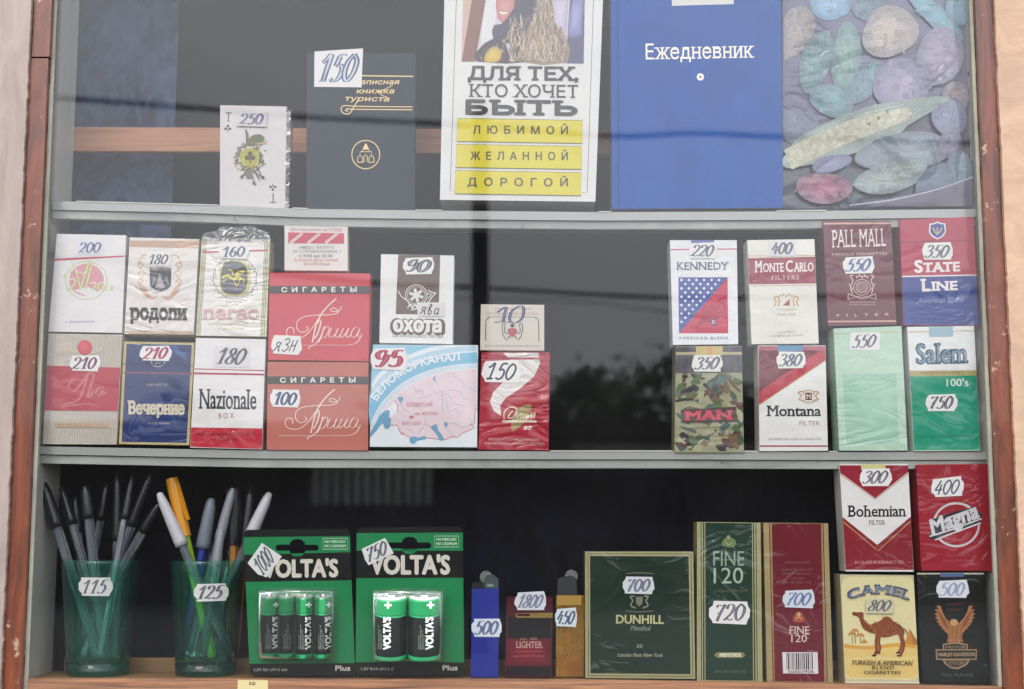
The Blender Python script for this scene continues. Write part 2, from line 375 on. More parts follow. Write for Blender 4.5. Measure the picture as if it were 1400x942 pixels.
    def build(s, origin, parent, inv=None):
        V = s.V; F = s.F; C = s.C
        me = bpy.data.meshes.new(s.name)
        bm = bmesh.new(); vs = [bm.verts.new(v) for v in V]; cl = bm.loops.layers.float_color.new('Col')
        for f, c in zip(F, C):
            try: fc = bm.faces.new([vs[i] for i in f])
            except ValueError: continue
            fc.smooth = s.smooth
            for lp in fc.loops: lp[cl] = c
        if s.surf:
            xs = [v.co.x for v in bm.verts]; x = min(xs); x1 = max(xs)
            while x < x1 and len(xs):
                x += .0022
                g = bm.verts[:] + bm.edges[:] + bm.faces[:]
                bmesh.ops.bisect_plane(bm, geom=g, plane_co=(x, 0, 0), plane_no=(1, 0, 0), dist=1e-7)
            for v in bm.verts: v.co.y += s.surf(v.co)
        if s.bevel:
            bmesh.ops.bevel(bm, geom=[e for e in bm.edges if len(e.link_faces) == 2 and e.calc_face_angle(0) > .6], offset=s.bevel, segments=2, affect='EDGES', profile=.6)
        if s.name in ('body', 'cap', 'card'): bmesh.ops.recalc_face_normals(bm, faces=bm.faces[:])
        for v in bm.verts:
            v.co = v.co - origin
            if inv: v.co = inv @ v.co
        bm.to_mesh(me); bm.free()
        me.materials.append(M[s.mat])
        o = bpy.data.objects.new(s.name, me); COL.objects.link(o); o.parent = parent
        if s.label: o['label'] = s.label
        s.obj = o
class Thing:
    all = []
    def __init__(s, name, label, cat, group=None, crop='1', Y=.012, lean=0, z0=0, off=(0, 0)):
        s.name = name; s.label = label; s.cat = cat; s.group = group; s.parts = []; s.lift = 0
        s.crop = crop; s.Y = Y; s.lean = lean; s.z0 = z0; s.off = off; s.org = None; s.cyc = None; s.k = 0
        Thing.all.append(s)
    def w(s, x, y, l=0):
        cx, cy, k = CROPS[s.crop]; px, py = cx + x / k + s.off[0], cy + y / k + s.off[1]
        a = (px - 700) / F_PX; b = (471 - py) / F_PX
        d = Vector((a, cp - b * sp, sp + b * cp))
        # plane: y = Y + lean*(z-z0)
        t = (s.Y + s.lean * (CAM.z - s.z0) - CAM.y) / (d.y - s.lean * d.z)
        p = CAM + d * t; p.y -= l; return p
    def part(s, name, mat='card', parent=None, label=None): return Part(s, name, mat, parent, label)
    def body(s, quad, depth, c, mat='card', side=None, bevel=.0007, name='body'):
        p = s.part(name, mat); q = [s.w(*v) for v in quad]
        b = [v + Vector((0, depth, 0)) for v in q]
        for v in q: v.y += 0
        p.add(q + b, [(0, 3, 2, 1)], c); n = len(p.V) - 8
        for f in ((4, 5, 6, 7), (0, 1, 5, 4), (1, 2, 6, 5), (2, 3, 7, 6), (3, 0, 4, 7)):
            p.F.append(tuple(n + i for i in f)); p.C.append(lin(side or c))
        p.bevel = bevel; s.lift = 2e-5
        mid = (q[2] + q[3]) / 2; s.org = mid + Vector((0, depth / 2, 0)); s.quad = quad
        return p
    def tag(s, box, t, c='#4A4E66', rot=0, style='double', shape='notch', paper='#F1EEEA', surf=None, w=None, wide=None, letters=False, fill=None, pts=None):
        x0, y0, x1, y1 = box; W_, H_ = x1 - x0, y1 - y0; cx, cy = (x0 + x1) / 2, (y0 + y1) / 2; cr_, sr = math.cos(rot), math.sin(rot)
        def R(u, v):
            x = (u - .5) * W_; y = (v - .5) * H_; return (cx + x * cr_ - y * sr, cy + x * sr + y * cr_)
        if shape == 'notch': out = [(.09, .02), (.93, .0), (.95, .18), (1, .34), (1, .68), (.94, .84), (.92, 1), (.08, .98), (.07, .84), (0, .66), (.01, .34), (.07, .18)]
        elif shape == 'ell': out = [(.5 + .5 * math.cos(a / 14 * 6.283), .5 + .5 * math.sin(a / 14 * 6.283)) for a in range(14)]
        elif shape == 'cut': out = [(.1, 0), (.96, .02), (1, .98), (.06, 1), (.0, .6)]
        else: out = [(0, .03), (1, 0), (.98, 1), (.01, .98)]
        out = [(u + random.uniform(-.022, .022), v + random.uniform(-.035, .035)) for u, v in out]
        s.lift += 1.6e-4
        p = s.part('price_tag', 'paper'); p.poly(pts or [R(*q) for q in out], paper); p.surf = surf
        l0 = s.lift; outl = pts or [R(*q) for q in out]
        n = len(outl); lo = l0 - 1.5e-4
        p.add([s.w(*q, l0) for q in outl] + [s.w(*q, lo) for q in outl], [(i, (i + 1) % n, n + (i + 1) % n, n + i) for i in range(n)], '#D8D4CC')
        q = s.part('numerals', 'ink', parent=p); q.surf = surf
        nch = len(t); m = .13; wv = random.uniform(.85, 1.2); sl_ = random.uniform(.7, 1.3)
        rot += random.uniform(-.035, .035); cr_, sr = math.cos(rot), math.sin(rot)
        adv = (1 - 2 * m) / nch; ww = w or min(.2 * H_, .17 * W_ / nch) * wv
        hh = .70
        for i, ch in enumerate(t):
            for pl in DIG[ch]:
                pts_ = []
                for (u, v) in pl:
                    jx, jy = random.uniform(-.012, .012), random.uniform(-.012, .012)
                    x = m + adv * i + (u + jx + .02) * adv / .62 * .92 + (v - .5) * .16 * H_ / W_ * 1.5 * sl_
                    y = 1 - (.15 + (v + jy) * hh); pts_.append(R(x, y))
                if style == 'thin': q.stroke(pts_, ww * .42, c)
                else:
                    q.stroke(pts_, ww * 1.35, c, nib=0)
                    dn = [(a, b) for a, b in zip(pts_, pts_[1:])]
                    q.stroke(pts_, ww * .62, fill or '#9A9CB0', nib=0, taper=True)
        return p, q
    def finish(s):
        if s.org is None:
            vs = [v for p in s.parts for v in p.V]
            s.org = Vector((sum(v.x for v in vs) / len(vs), sum(v.y for v in vs) / len(vs), min(v.z for v in vs)))
        r = bpy.data.objects.new(s.name, None); r.empty_display_size = .01; COL.objects.link(r); r.location = s.org
        tagobj(r, s.label, s.cat, s.group); s.root = r
        done = {}
        for p in s.parts:
            if not p.V: continue
            par = p.parent.obj if p.parent is not None and p.parent.obj else r
            p.build(s.org, par)
        return r
def simple(name, V, F, mat, parent=None, smooth_=False, kind=None, label=None, cat=None, group=None, loc=None):
    me = bpy.data.meshes.new(name); o0 = Vector(loc) if loc is not None else Vector((0, 0, 0))
    me.from_pydata([Vector(v) - o0 for v in V], [], F); me.materials.append(M[mat]); me.update()
    bm = bmesh.new(); bm.from_mesh(me); bmesh.ops.recalc_face_normals(bm, faces=bm.faces[:]); bm.to_mesh(me); bm.free()
    if smooth_:
        for p in me.polygons: p.use_smooth = True
    o = bpy.data.objects.new(name, me); COL.objects.link(o); o.location = o0
    if parent: o.parent = parent
    tagobj(o, label, cat, group, kind); return o
def boxmesh(x0, x1, y0, y1, z0, z1):
    V = [(x, y, z) for x in (x0, x1) for y in (y0, y1) for z in (z0, z1)]
    F = [(0, 1, 3, 2), (4, 6, 7, 5), (0, 4, 5, 1), (2, 3, 7, 6), (0, 2, 6, 4), (1, 5, 7, 3)]
    return V, F
def tube(pts, radii, seg=10, cap=True):
    V = []; F = []; pts = [Vector(p) for p in pts]; n = len(pts)
    up = Vector((0, 0, 1)) if abs((pts[-1] - pts[0]).normalized().z) < .9 else Vector((0, 1, 0))
    for i, p in enumerate(pts):
        d = (pts[min(n - 1, i + 1)] - pts[max(0, i - 1)]).normalized(); a = d.cross(up).normalized(); b = d.cross(a).normalized()
        r = radii[i] if isinstance(radii, (list, tuple)) else radii
        for k in range(seg):
            t = 2 * math.pi * k / seg; V.append(p + a * (r * math.cos(t)) + b * (r * math.sin(t)))
    for i in range(n - 1):
        for k in range(seg):
            F.append((i * seg + k, i * seg + (k + 1) % seg, (i + 1) * seg + (k + 1) % seg, (i + 1) * seg + k))
    if cap: F += [tuple(range(seg)), tuple(range((n - 1) * seg, n * seg))]
    return V, F
def empty(name, loc, label=None, cat=None, group=None):
    r = bpy.data.objects.new(name, None); r.empty_display_size = .02; r.location = loc; COL.objects.link(r); tagobj(r, label, cat, group); return r
def child(name, VF, mat, root, smooth_=False, label=None):
    V, F = VF; return simple_child(name, V, F, mat, root, smooth_, label)
def simple_child(name, V, F, mat, root, smooth_, label=None):
    base = Vector(root.location) if root.parent is None else Vector(root.parent.location)
    o = simple(name, [Vector(v) - base for v in V], F, mat, root, smooth_, label=label); return o
#@@SETTING@@
# ------------------------------------------------------------------ the kiosk window itself
XL, XR, ZT, ZB = -.366, .3675, 1.95, 1.325
case = empty('display_case', (0, .035, ZB), 'white painted wooden display case behind the kiosk window, with shelves of goods', 'display case')
def cpart(name, x0, x1, y0, y1, z0, z1, mat): return child(name, boxmesh(x0, x1, y0, y1, z0, z1), mat, case)
cpart('side_board', XL - .02, XL, .0045, .066, ZB, ZT, 'white_paint')
cpart('side_board', XR, XR + .02, .0045, .066, ZB, ZT, 'white_paint')
cpart('back_wall', XL - .3, XR + .3, .112, .116, ZB - .1, ZT + .1, 'dark')
cpart('top_board', XL - .02, XR + .02, .0045, .11, ZT, ZT + .018, 'white_paint')
cpart('interior_cheek', XL - .30, XL - .285, .067, .11, ZB - .1, ZT + .1, 'dark')
cpart('interior_cheek', XR + .285, XR + .30, .067, .11, ZB - .1, ZT + .1, 'dark')
def loft(line, Y, h, depth, n=30):
    """a board whose front upper edge follows measured points, h high and depth deep"""
    V = []; F = []; pts = []
    for i in range(n + 1):
        x = line[0][0] + (line[-1][0] - line[0][0]) * i / n
        for (a, b) in zip(line, line[1:]):
            if a[0] <= x <= b[0] + 1e-6: y = a[1] + (b[1] - a[1]) * (x - a[0]) / (b[0] - a[0])
        pts.append(P(x, y, Y))
    for p in pts:
        hh = h
        V += [p, p + Vector((0, depth, 0)), p + Vector((0, depth, -hh)), p + Vector((0, 0, -hh))]
    for i in range(len(pts) - 1):
        a, b = 4 * i, 4 * i + 4
        for k in range(4): F.append((a + k, a + (k + 1) % 4, b + (k + 1) % 4, b + k))
    F += [(0, 1, 2, 3), tuple(4 * (len(pts) - 1) + k for k in range(4))]
    return V, F
# the two shelves: a glass plate over a metal rail
for line, top in (([(72, 275), (250, 279), (415, 285.5), (560, 287.5), (820, 290), (1060, 289), (1340, 285.5)], 1),
                  ([(50, 610), (360, 616), (500, 616.5), (750, 617), (910, 617), (1130, 618), (1362, 617.5)], 0)):
    lab = ('glass shelf plate on a grey rail under the books and playing cards' if top else 'glass shelf plate on a grey rail under the double row of cigarette packs')
    sh = empty('glass_shelf', P(700, line[3][1], .03), lab, 'shelf', 'glass shelves across the display case')
    V, F = loft(line, .0135, .0068 if top else .0062, .052)
    child('glass_plate', (V, F), 'shelf_glass', sh)
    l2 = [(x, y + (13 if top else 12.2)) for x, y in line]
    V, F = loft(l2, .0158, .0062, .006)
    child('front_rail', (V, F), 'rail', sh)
    # added white strips painting the skylight on the dusty plate where nothing stands
    spans = [(104, 298), (400, 420), (568, 604), (818, 836), (1062, 1130)] if top else [(752, 920), (1018, 1036), (1134, 1145)]
    for a, b in spans:
        ln = [(a, 0), (b, 0)]
        def yy(x):
            for (p, q) in zip(line, line[1:]):
                if p[0] <= x <= q[0] + 1: return p[1] + (q[1] - p[1]) * (x - p[0]) / (q[0] - p[0])
        v, f = loft([(a, yy(a) - 1.3), (b, yy(b) - 1.3)], .0128, .0008, .002, 4)
        child('lit_edge_strip', (v, f), 'white_paint', sh)
ledge = [(38, 928), (700, 929), (820, 930), (1370, 939)]
V, F = loft(ledge, .0042, .012, .064); child('floor_board', (V, F), 'tan2', case)
V, F = loft([(x, y + 0) for x, y in ledge], -.004, .03, .0036); child('plywood_edge', (V, F), 'ply', case)
V, F = loft([(88, 899), (1345, 906)], .060, .016, .006); child('back_batten', (V, F), 'tan2', case)
V, F = loft([(70, 173.5), (300, 174.5), (603, 176.5), (836, 178), (1000, 179)], .066, .0205, .008); child('back_batten', (V, F), 'tan', case)
# cloth hung behind
def cloth(x0, x1, y0, y1, Y):
    a, b = P(x0, y0, Y), P(x1, y1, Y); nx, nz = 60, 30; V = []; F = []
    for i in range(nx + 1):
        for j in range(nz + 1):
            x = a.x + (b.x - a.x) * i / nx; z = a.z + (b.z - a.z) * j / nz
            V.append((x, Y + .003 * math.sin(x * 70 + math.sin(z * 9)) + .001 * math.sin(x * 190 + z * 20), z))
    for i in range(nx):
        for j in range(nz):
            k = i * (nz + 1) + j; F.append((k, k + 1, k + nz + 2, k + nz + 1))
    return V, F
V, F = cloth(20, 226, -60, 626, .098)
simple('curtain', V, F, 'curtain2', smooth_=True, label='blue grey frost patterned cloth hanging at the left behind the upper shelves', cat='curtain')
V, F = cloth(60, 1420, 632, 980, .092)
simple('curtain', V, F, 'curtain', smooth_=True, label='very dark navy patterned cloth behind the bottom shelf', cat='curtain')
# pane
V, F = boxmesh(XL - .0, XR, 0, .003, P(700, 934, 0).z - .004, ZT)
simple('window_pane', V, F, 'pane', label='large clear glass pane of the kiosk window, reflecting pale sky and wires', cat='window')
# beads holding the pane
def ragged(x0, x1, ya, yb, z0, z1, side, amp, n=90):
    """board whose long inner edge is uneven with old paint"""
    V = []; F = []; r = random.Random(3 + side)
    for i in range(n + 1):
        z = z0 + (z1 - z0) * i / n; j = (j * .6 if i else 0) + amp * r.uniform(-1, 1) * (1 if r.random() > .12 else 2.4)
        a, b = (x0, x1 + j) if side == 0 else (x0 + j, x1)
        V += [(a, ya, z), (b, ya, z), (b, yb, z), (a, yb, z)]
    for i in range(n):
        for k in range(4): F.append((4 * i + k, 4 * i + (k + 1) % 4, 4 * i + 4 + (k + 1) % 4, 4 * i + 4 + k))
    F += [(0, 1, 2, 3), tuple(4 * n + k for k in range(4))]
    return V, F
zc = P(62, 79, -.008).z
for s_, (a, b) in enumerate(((XL - .0132, XL + .0008), (XR - .0008, XR + .0132))):
    r = empty('window_bead', ((a + b) / 2, -.004, ZB), ['red brown varnished wooden bead down the left edge of the pane, cracked near its top',
              'red brown varnished wooden bead down the right edge of the pane'][s_], 'window bead', 'wooden beads framing the pane')
    if s_ == 0:
        for z0, z1, dx in ((1.2, zc - .0006, 0), (zc + .0008, ZT + .05, .0008)):
            V, F = ragged(a + dx, b + dx, -.0085, -.0006, z0, z1, 0, .0001); child('bead_strip', (V, F), 'bead', r)
    else:
        V, F = ragged(a, b, -.0085, -.0006, 1.2, ZT + .05, 1, .0001); child('bead_strip', (V, F), 'bead', r)
    # fine grey putty line between bead and glass
    V, F = ragged(*( (XL + .0011, XL + .0040) if s_ == 0 else (XR - .0036, XR - .0011)), -.0030, -.0006, ZB, ZT, 1 - s_, .00015); child('putty_line', (V, F), 'putty', r)
# painted wall round the window
V, F = ragged(-1.3, XL - .0132, -.0125, .06, .3, 2.6, 0, .0003, 900); simple('wall_left', V, F, 'cream_l', kind='structure')
V, F = ragged(XR + .0132, 1.3, -.0125, .06, .3, 2.6, 1, .00025, 900); simple('wall_right', V, F, 'cream_r', kind='structure')
V, F = boxmesh(XL - .013, XR + .013, -.0122, .06, .3, ZB - .005); simple('wall_below_window', V, F, 'cream_l', kind='structure')
V, F = boxmesh(XL - .013, XR + .013, -.0122, .06, ZT + .02, 2.6); simple('wall_above_window', V, F, 'cream_l', kind='structure')
V, F = boxmesh(-1.35, 1.35, -.0, 1.6, 2.6, 2.68); simple('kiosk_roof', V, F, 'shed', kind='structure')
V, F = boxmesh(-1.3, 1.3, .16, .18, .3, 2.6); simple('inner_partition', V, F, 'dark', kind='structure')
# price slip on the plywood edge
t = Thing('price_slip', 'small yellowish paper slip marked 3-D stuck to the plywood edge', 'label', crop='O', Y=-.0043)
b_ = t.part('slip', 'paper'); b_.poly([(20, 893), (180, 896), (181, 950), (18, 950)], '#A39870')
b_ = t.part('lettering', 'ink'); b_.text('3-D', 80, 920, 113, 922, 17, '#1E1A14', bold=.05)

# ------------------------------------------------------------------ the street that the pane mirrors
def mir(px, py, R):
    p = P(px, py, R); return Vector((p.x, -p.y, p.z))
V, F = boxmesh(-600, 600, -900, 900, -.3, 0); simple('ground', V, F, 'asphalt', kind='structure')
b = mir(657, 150, 16)
pole = empty('utility_pole', (b.x, b.y, 0), 'tall dark wooden utility pole across the street, mirrored in the pane', 'pole')
child('shaft', tube([(b.x, b.y, 0), (b.x, b.y, b.z)], [.13, .10], 14), 'pole', pole)
child('pole_cap', tube([(b.x, b.y, b.z + .001), (b.x, b.y, b.z + .06)], [.115, .05], 14), 'cable', pole)
def cable(pts, R, rad, lab):
    line = smooth(pts, 8); W_ = [mir(x, y, R + .3) for x, y in line]
    a0, a1 = W_[0] + (W_[0] - W_[1]) * 60, W_[-1] + (W_[-1] - W_[-2]) * 60
    V, F = tube([a0] + W_ + [a1], rad, 8)
    simple('overhead_cable', V, F, 'cable', smooth_=True, label=lab, cat='cable', group='cables strung over the street')
cable([(100, 135), (260, 147), (420, 160), (640, 171), (840, 186), (950, 182), (1090, 188), (1330, 196)], 16, .033, 'thick overhead cable, the highest one, crossing the mirrored sky level with the books')
cable([(100, 352), (380, 374), (520, 388), (650, 393), (920, 407), (1220, 404), (1330, 399)], 16, .026, 'overhead cable crossing the mirrored sky behind the upper packs')
cable([(500, 404), (780, 412), (920, 428), (1220, 470), (1330, 480)], 16, .008, 'thin overhead cable, the lowest one, just above the mirrored tree line')
# low shed and trees
a, b = mir(300, 578, 27), mir(1600, 578, 27)
sx = a.x; shed = empty('low_shed', ((a.x + b.x) / 2, -27, 0), 'long low dark shed across the street, mirrored in the pane', 'shed')
child('wall', boxmesh(-22, 22, -30, -27, 0, a.z - .25), 'shed', shed)
child('roof', boxmesh(-22.4, 22.4, -30.4, -26.6, a.z - .249, a.z), 'pole', shed)
for k in range(7):
    child('shutter', boxmesh(-5 + 3.1 * k, -3 + 3.1 * k, -26.99, -26.93, a.z - .8, a.z - .42), 'plaster', shed)
a = mir(430, 560, 24); fb = empty('pale_fence', (a.x, a.y, 0), 'pale upright slat fence across the street, faintly mirrored low in the pane', 'fence')
for k in range(12):
    x = mir(432 + k * 14, 640, 22).x; child('slat', boxmesh(x - .05, x + .05, -22.05, -22, mir(500, 690, 22).z, mir(500, 622, 22).z), 'plaster', fb)
child('fence_rail', boxmesh(mir(425, 640, 22).x, mir(600, 640, 22).x, -22.1, -22.06, 1.2, 1.3), 'shed', fb)
rt = random.Random(5)
def tree(x, y, h, r, lab, seed):
    rr = random.Random(seed); root = empty('leafy_tree', (x, y, 0), lab, 'tree', 'trees beyond the shed')
    V, F = [], []
    def addt(p, rad):
        v, f = tube(p, rad, 8); n = len(V); V.extend(v); F.extend(tuple(n + i for i in g) for g in f)
    addt([(x, y, 0), (x + .1, y, h * .45), (x, y, h * .8)], [.22, .16, .06])
    cl_ = []
    for k in range(14):
        a_ = rr.uniform(0, 6.28); z = rr.uniform(.38, .95) * h; d = r * (1 - abs(z / h - .62) * 1.5) * rr.uniform(.3, .9)
        q = Vector((x + d * math.cos(a_), y + d * math.sin(a_), z)); cl_.append(q)
        addt([(x, y, z * .7), tuple(q)], [.06, .02])
    child('trunk', (V, F), 'bark', root)
    V, F = [], []
    for k in range(2600):
        c = rr.choice(cl_); g = Vector((rr.gauss(0, 1), rr.gauss(0, 1), rr.gauss(0, .8))) * r * .20 + c
        s = rr.uniform(.10, .22); u = Vector((rr.uniform(-1, 1), rr.uniform(-1, 1), rr.uniform(-1, 1))).normalized(); v = u.cross(Vector((rr.random(), .3, rr.random()))).normalized()
        n = len(V); V += [g - u * s, g - v * s * .5, g + u * s, g + v * s * .5]; F.append((n, n + 1, n + 2, n + 3))
    me = bpy.data.meshes.new('crown'); me.from_pydata([p - root.location for p in V], [], F); me.materials.append(M['leaf'])
    o = bpy.data.objects.new('crown', me); COL.objects.link(o); o.parent = root
for i, (px, py, R, r) in enumerate(((560, 540, 40, 2.2), (700, 545, 42, 2.0), (800, 512, 40, 1.7), (885, 478, 38, 2.1), (990, 520, 41, 1.8), (1120, 530, 40, 2.4), (1320, 500, 41, 2.0), (240, 560, 42, 2.2))):
    q = mir(px, py, R)
    tree(q.x, q.y, q.z, r, ['broad tree beyond the shed, behind the middle of the fence', 'lower round tree beyond the shed, behind the utility pole', 'slim tree beyond the shed just left of the tallest one',
         'tallest dark tree beyond the shed, mirrored in the gap between the packs', 'small tree beyond the shed just right of the tallest one', 'wide tree beyond the shed, mirrored behind the camouflage side packs',
         'tree beyond the shed mirrored at the right edge of the pane', 'tree beyond the shed mirrored at the left edge of the pane'][i], 20 + i)
# ------------------------------------------------------------------ goods: cigarette packs, upper row
GP = 'cigarette packs standing in the display case'
INK = '#4A4E66'
def pack(label, crop, quad, c, mat='film', side=None, depth=.022, Y=.0118, bevel=.0008, name='cigarette_pack', cat='cigarette pack', group=GP, **kw):
    t = Thing(name, label, cat, group, crop=crop, Y=Y, **kw); t.body(quad, depth, c, mat, side, bevel); t.mat = mat; return t
def inset(q, d):  # quad shrunk by d crop pixels, for bands that reach the pack's edges
    cx = sum(p[0] for p in q) / 4; cy = sum(p[1] for p in q) / 4
    return [(x + (d if x < cx else -d), y + (d if y < cy else -d)) for x, y in q]
def band(t, name, y0l, y0r, y1l, y1r, c, d=2, label=None):
    """printed band across the whole front, following the sides of the pack"""
    TL, TR, BR, BL = t.quad
    def ex(a, b, y, s): f = (y - a[1]) / (b[1] - a[1]); return a[0] + (b[0] - a[0]) * f + s
    p = t.part(name, t.mat, label=label)
    p.poly([(ex(TL, BL, y0l, d), y0l), (ex(TR, BR, y0r, -d), y0r), (ex(TR, BR, y1r, -d), y1r), (ex(TL, BL, y1l, d), y1l)], c); return p

# 1 white pack, green script
t = pack('white pack with green script over a pink disc, price 200, leftmost of the upper row', 'D', [(155, 122), (545, 130), (522, 680), (108, 672)], '#EAE5E3')
p = band(t, 'tear_strip', 262, 244, 275, 252, '#C84A5C')
e = t.part('emblem', 'film'); e.poly(e.ell(322, 382, 98, 92, '#EAE5E3'), '#DE9AA4'); e.ell(322, 385, 118, 106, '#C9CF8A', ring=5)
for q in ([(250, 440), (330, 420), (400, 455), (330, 475)], ): e.poly(q, '#EAE5E3')
l = t.part('lettering', 'film'); G_ = '#B9C64E'
for pts in ([(240, 280), (262, 330), (290, 430), (310, 440)], [(245, 330), (205, 350), (210, 385), (255, 375), (250, 410), (215, 445), (180, 430)],
            [(290, 430), (330, 300), (350, 290), (330, 380), (320, 430), (355, 440), (375, 400), (340, 400)],
            [(425, 395), (395, 400), (385, 430), (410, 440), (430, 400), (435, 440), (465, 435), (468, 410)], [(262, 330), (300, 345), (330, 335)]):
    l.stroke(pts, 13, G_, nib=.3); l.stroke(pts, 4.5, '#EDEBD8')
l.text('с фильтром', 200, 625, 362, 620, 12, '#8A90C8', shear=.2)
t.tag((262, 160, 425, 240), '200', '#36427C', paper='#E6E4EA')
# 2 brown crest pack
t = pack('white soft pack with brown ornament and dark crest, price 180, second of the upper row', 'D', [(566, 142), (956, 152), (925, 690), (535, 685)], '#EBE3DC', 'soft')
p = band(t, 'band', 160, 162, 196, 205, '#C9A68C')
p = band(t, 'band', 668, 672, 684, 689, '#C2A68E')
e = t.part('emblem', 'soft'); O_ = '#D9AE92'
for sx in (-1, 1):
    for (cx, cy, r) in ((105, 300, 17), (100, 348, 20), (108, 392, 16)):
        e.stroke([(735 + sx * (cx - r), cy), (735 + sx * cx, cy - r), (735 + sx * (cx + r), cy), (735 + sx * cx, cy + r), (735 + sx * (cx - r * .3), cy)], 6, O_)
    for k in range(5):
        e.stroke([(735 + sx * (118 - k * 9), 395 + k * 8), (735 + sx * (100 - k * 10), 450 + k * 5), (735 + sx * (50 - k * 6), 490 - k * 3), (735 + sx * (20 - k * 3), 480 - k * 4)], 4.5, O_)
    e.stroke([(735 + sx * 60, 250), (735 + sx * 85, 240), (735 + sx * 110, 262), (735 + sx * 122, 300)], 6, O_)
e.poly([(677, 318), (800, 322), (798, 415), (775, 436), (740, 446), (705, 436), (680, 415)], '#4E4C52', sm=0)
e.poly([(735, 345), (765, 425), (708, 425)], '#B0ACB0'); e.poly([(700, 352), (716, 385), (690, 418)], '#8A878C'); e.poly([(775, 352), (790, 418), (762, 385)], '#8A878C')
e.poly([(680, 312), (700, 318), (740, 310), (800, 314), (798, 330), (740, 322), (682, 330)], '#77706E')
l = t.part('lettering', 'soft'); l.text('родопи', 568, 603, 886, 606, 62, '#453A3C', bold=.045, serif=True, xh=True)
t.tag((655, 228, 800, 305), '180', '#4A4258')
# 3 winged horse pack in loose wrapper
t = pack('pack with a yellow winged horse on a grey oval, loose cellophane on top, price 160', 'D', [(972, 142), (1355, 155), (1335, 700), (938, 695)], '#DAD7B8', 'soft')
p = t.part('panel', 'soft'); p.poly([(1003, 150), (1330, 160), (1298, 700), (963, 695)], '#EFEAE2')
p = t.part('border_lines', 'soft')
for d in (0, 9, 18): 
    p.stroke([(980 + d, 160), (944 + d, 690)], 2.5, '#6B6848', sm=0); p.stroke([(1326 + d, 165), (1304 + d, 695)], 2.5, '#6B6848', sm=0)
p = t.part('tear_strip', 'soft'); p.stroke([(974, 226), (1345, 215)], 9, '#C84A5C', sm=0)
e = t.part('emblem', 'soft'); e.ell(1158, 370, 122, 118, '#77747C', ring=3)
for k in range(46):
    a = k / 46 * 6.28; r_ = 108 + (k % 3) * 9; x, y = 1160 + r_ * math.cos(a), 385 + r_ * 1.05 * math.sin(a)
    e.stroke([(x, y), (x + 9 * math.cos(a * 5), y + 9 * math.sin(a * 5))], 4.5, '#6A6872', taper=True)
e.poly([(1110, 278), (1200, 275), (1240, 320), (1240, 420), (1205, 468), (1110, 468), (1075, 425), (1078, 320)], '#D9D08A', sm=4)
e.poly([(1110, 284), (1190, 282), (1226, 325), (1226, 415), (1190, 460), (1115, 460), (1080, 418), (1084, 325)], '#77767C', sm=4)
H_ = '#E0D25A'
for q, w_ in (([(1088, 372), (1100, 362), (1118, 358), (1135, 370), (1160, 375), (1180, 365), (1195, 380)], 14), ([(1120, 325), (1140, 330), (1150, 355)], 8), ([(1212, 335), (1180, 335), (1160, 365)], 10),
              ([(1110, 375), (1095, 395), (1088, 385)], 5), ([(1150, 380), (1160, 405), (1172, 415)], 6), ([(1185, 380), (1180, 400), (1165, 420)], 6), ([(1195, 370), (1210, 385), (1205, 405)], 5), ([(1205, 345), (1175, 350)], 8)):
    e.stroke(q, w_, H_)
l = t.part('lettering', 'soft'); l.text('пегас', 975, 600, 1290, 600, 52, '#DDB0B4', bold=.03, serif=True, xh=True)
l.text('сигареты с фильтром', 1012, 632, 1230, 634, 11, '#C5BC78'); l.text('ДУКАТ МОСКВА', 1065, 660, 1215, 662, 10, '#C5BC78')
t.tag((1066, 184, 1238, 264), '160', '#565878')
w_ = t.part('cellophane_wrap', 'crinkle'); w_.smooth = True
pts = []
rr = random.Random(4)
base = [(968, 150), (985, 118), (1050, 108), (1085, 80), (1150, 88), (1245, 78), (1290, 98), (1345, 116), (1360, 158)]
for row in range(6):
    for i, (x, y) in enumerate(base):
        f = row / 5; yy = y + (150 - y) * 0 ; t.lift = .001 - .02 * (0 if row == 0 else 0)
        q = t.w(x + rr.uniform(-6, 6) * (row not in (0,)), y + rr.uniform(-8, 8) * (0 < row < 5) + (150 - y) * (1 - abs(f - .5) * 2) * 0, 0)
        q.y += -.001 + .024 * f; q.z += (.006 * math.sin(f * math.pi) - .003) * (1 if 0 < i < 8 else 0); pts.append(q)
n = len(base)
w_.add(pts, [(r * n + i, r * n + i + 1, (r + 1) * n + i + 1, (r + 1) * n + i) for r in range(5) for i in range(n - 1)], '#FFFFFF')
q0 = [t.w(x, y, .001) for x, y in base] + [t.w(x, 165 + 4 * math.sin(x), .0012) for x, y in base]
w_.add(q0, [(i, i + 1, n + i + 1, n + i) for i in range(n - 1)], '#FFFFFF')
# 4 red white pack lower-left
t = pack('striped white pack with red middle band and red ball, price 210, at the far left', 'E', [(108, 66), (525, 73), (492, 690), (75, 688)], '#DCD2C4')
p = t.part('stripes', 'film')
for k in range(44):
    f = (k + .5) / 44; p.stroke([(108 + 417 * f, 70 + 6 * f), (77 + 417 * f, 685)], 3.2, '#A99F94', sm=0)
p = band(t, 'band', 247, 258, 498, 503, '#B8283E')
e = t.part('emblem', 'film')
for sx in (-1, 1):
    for k in range(5): e.stroke([(313 + sx * 30, 178), (313 + sx * (60 + k * 10), 175 - k * 6), (313 + sx * (100 + k * 2), 170 - k * 14)], 7, '#D6C4A8', taper=True)
e.ell(313, 145, 41, 41, '#D0424C'); e.ell(308, 137, 30, 28, '#DA5A60')
e.poly([(150, 568), (440, 570), (446, 582), (438, 596), (150, 594), (145, 581)], '#C9AC90')
l = t.part('lettering', 'film')
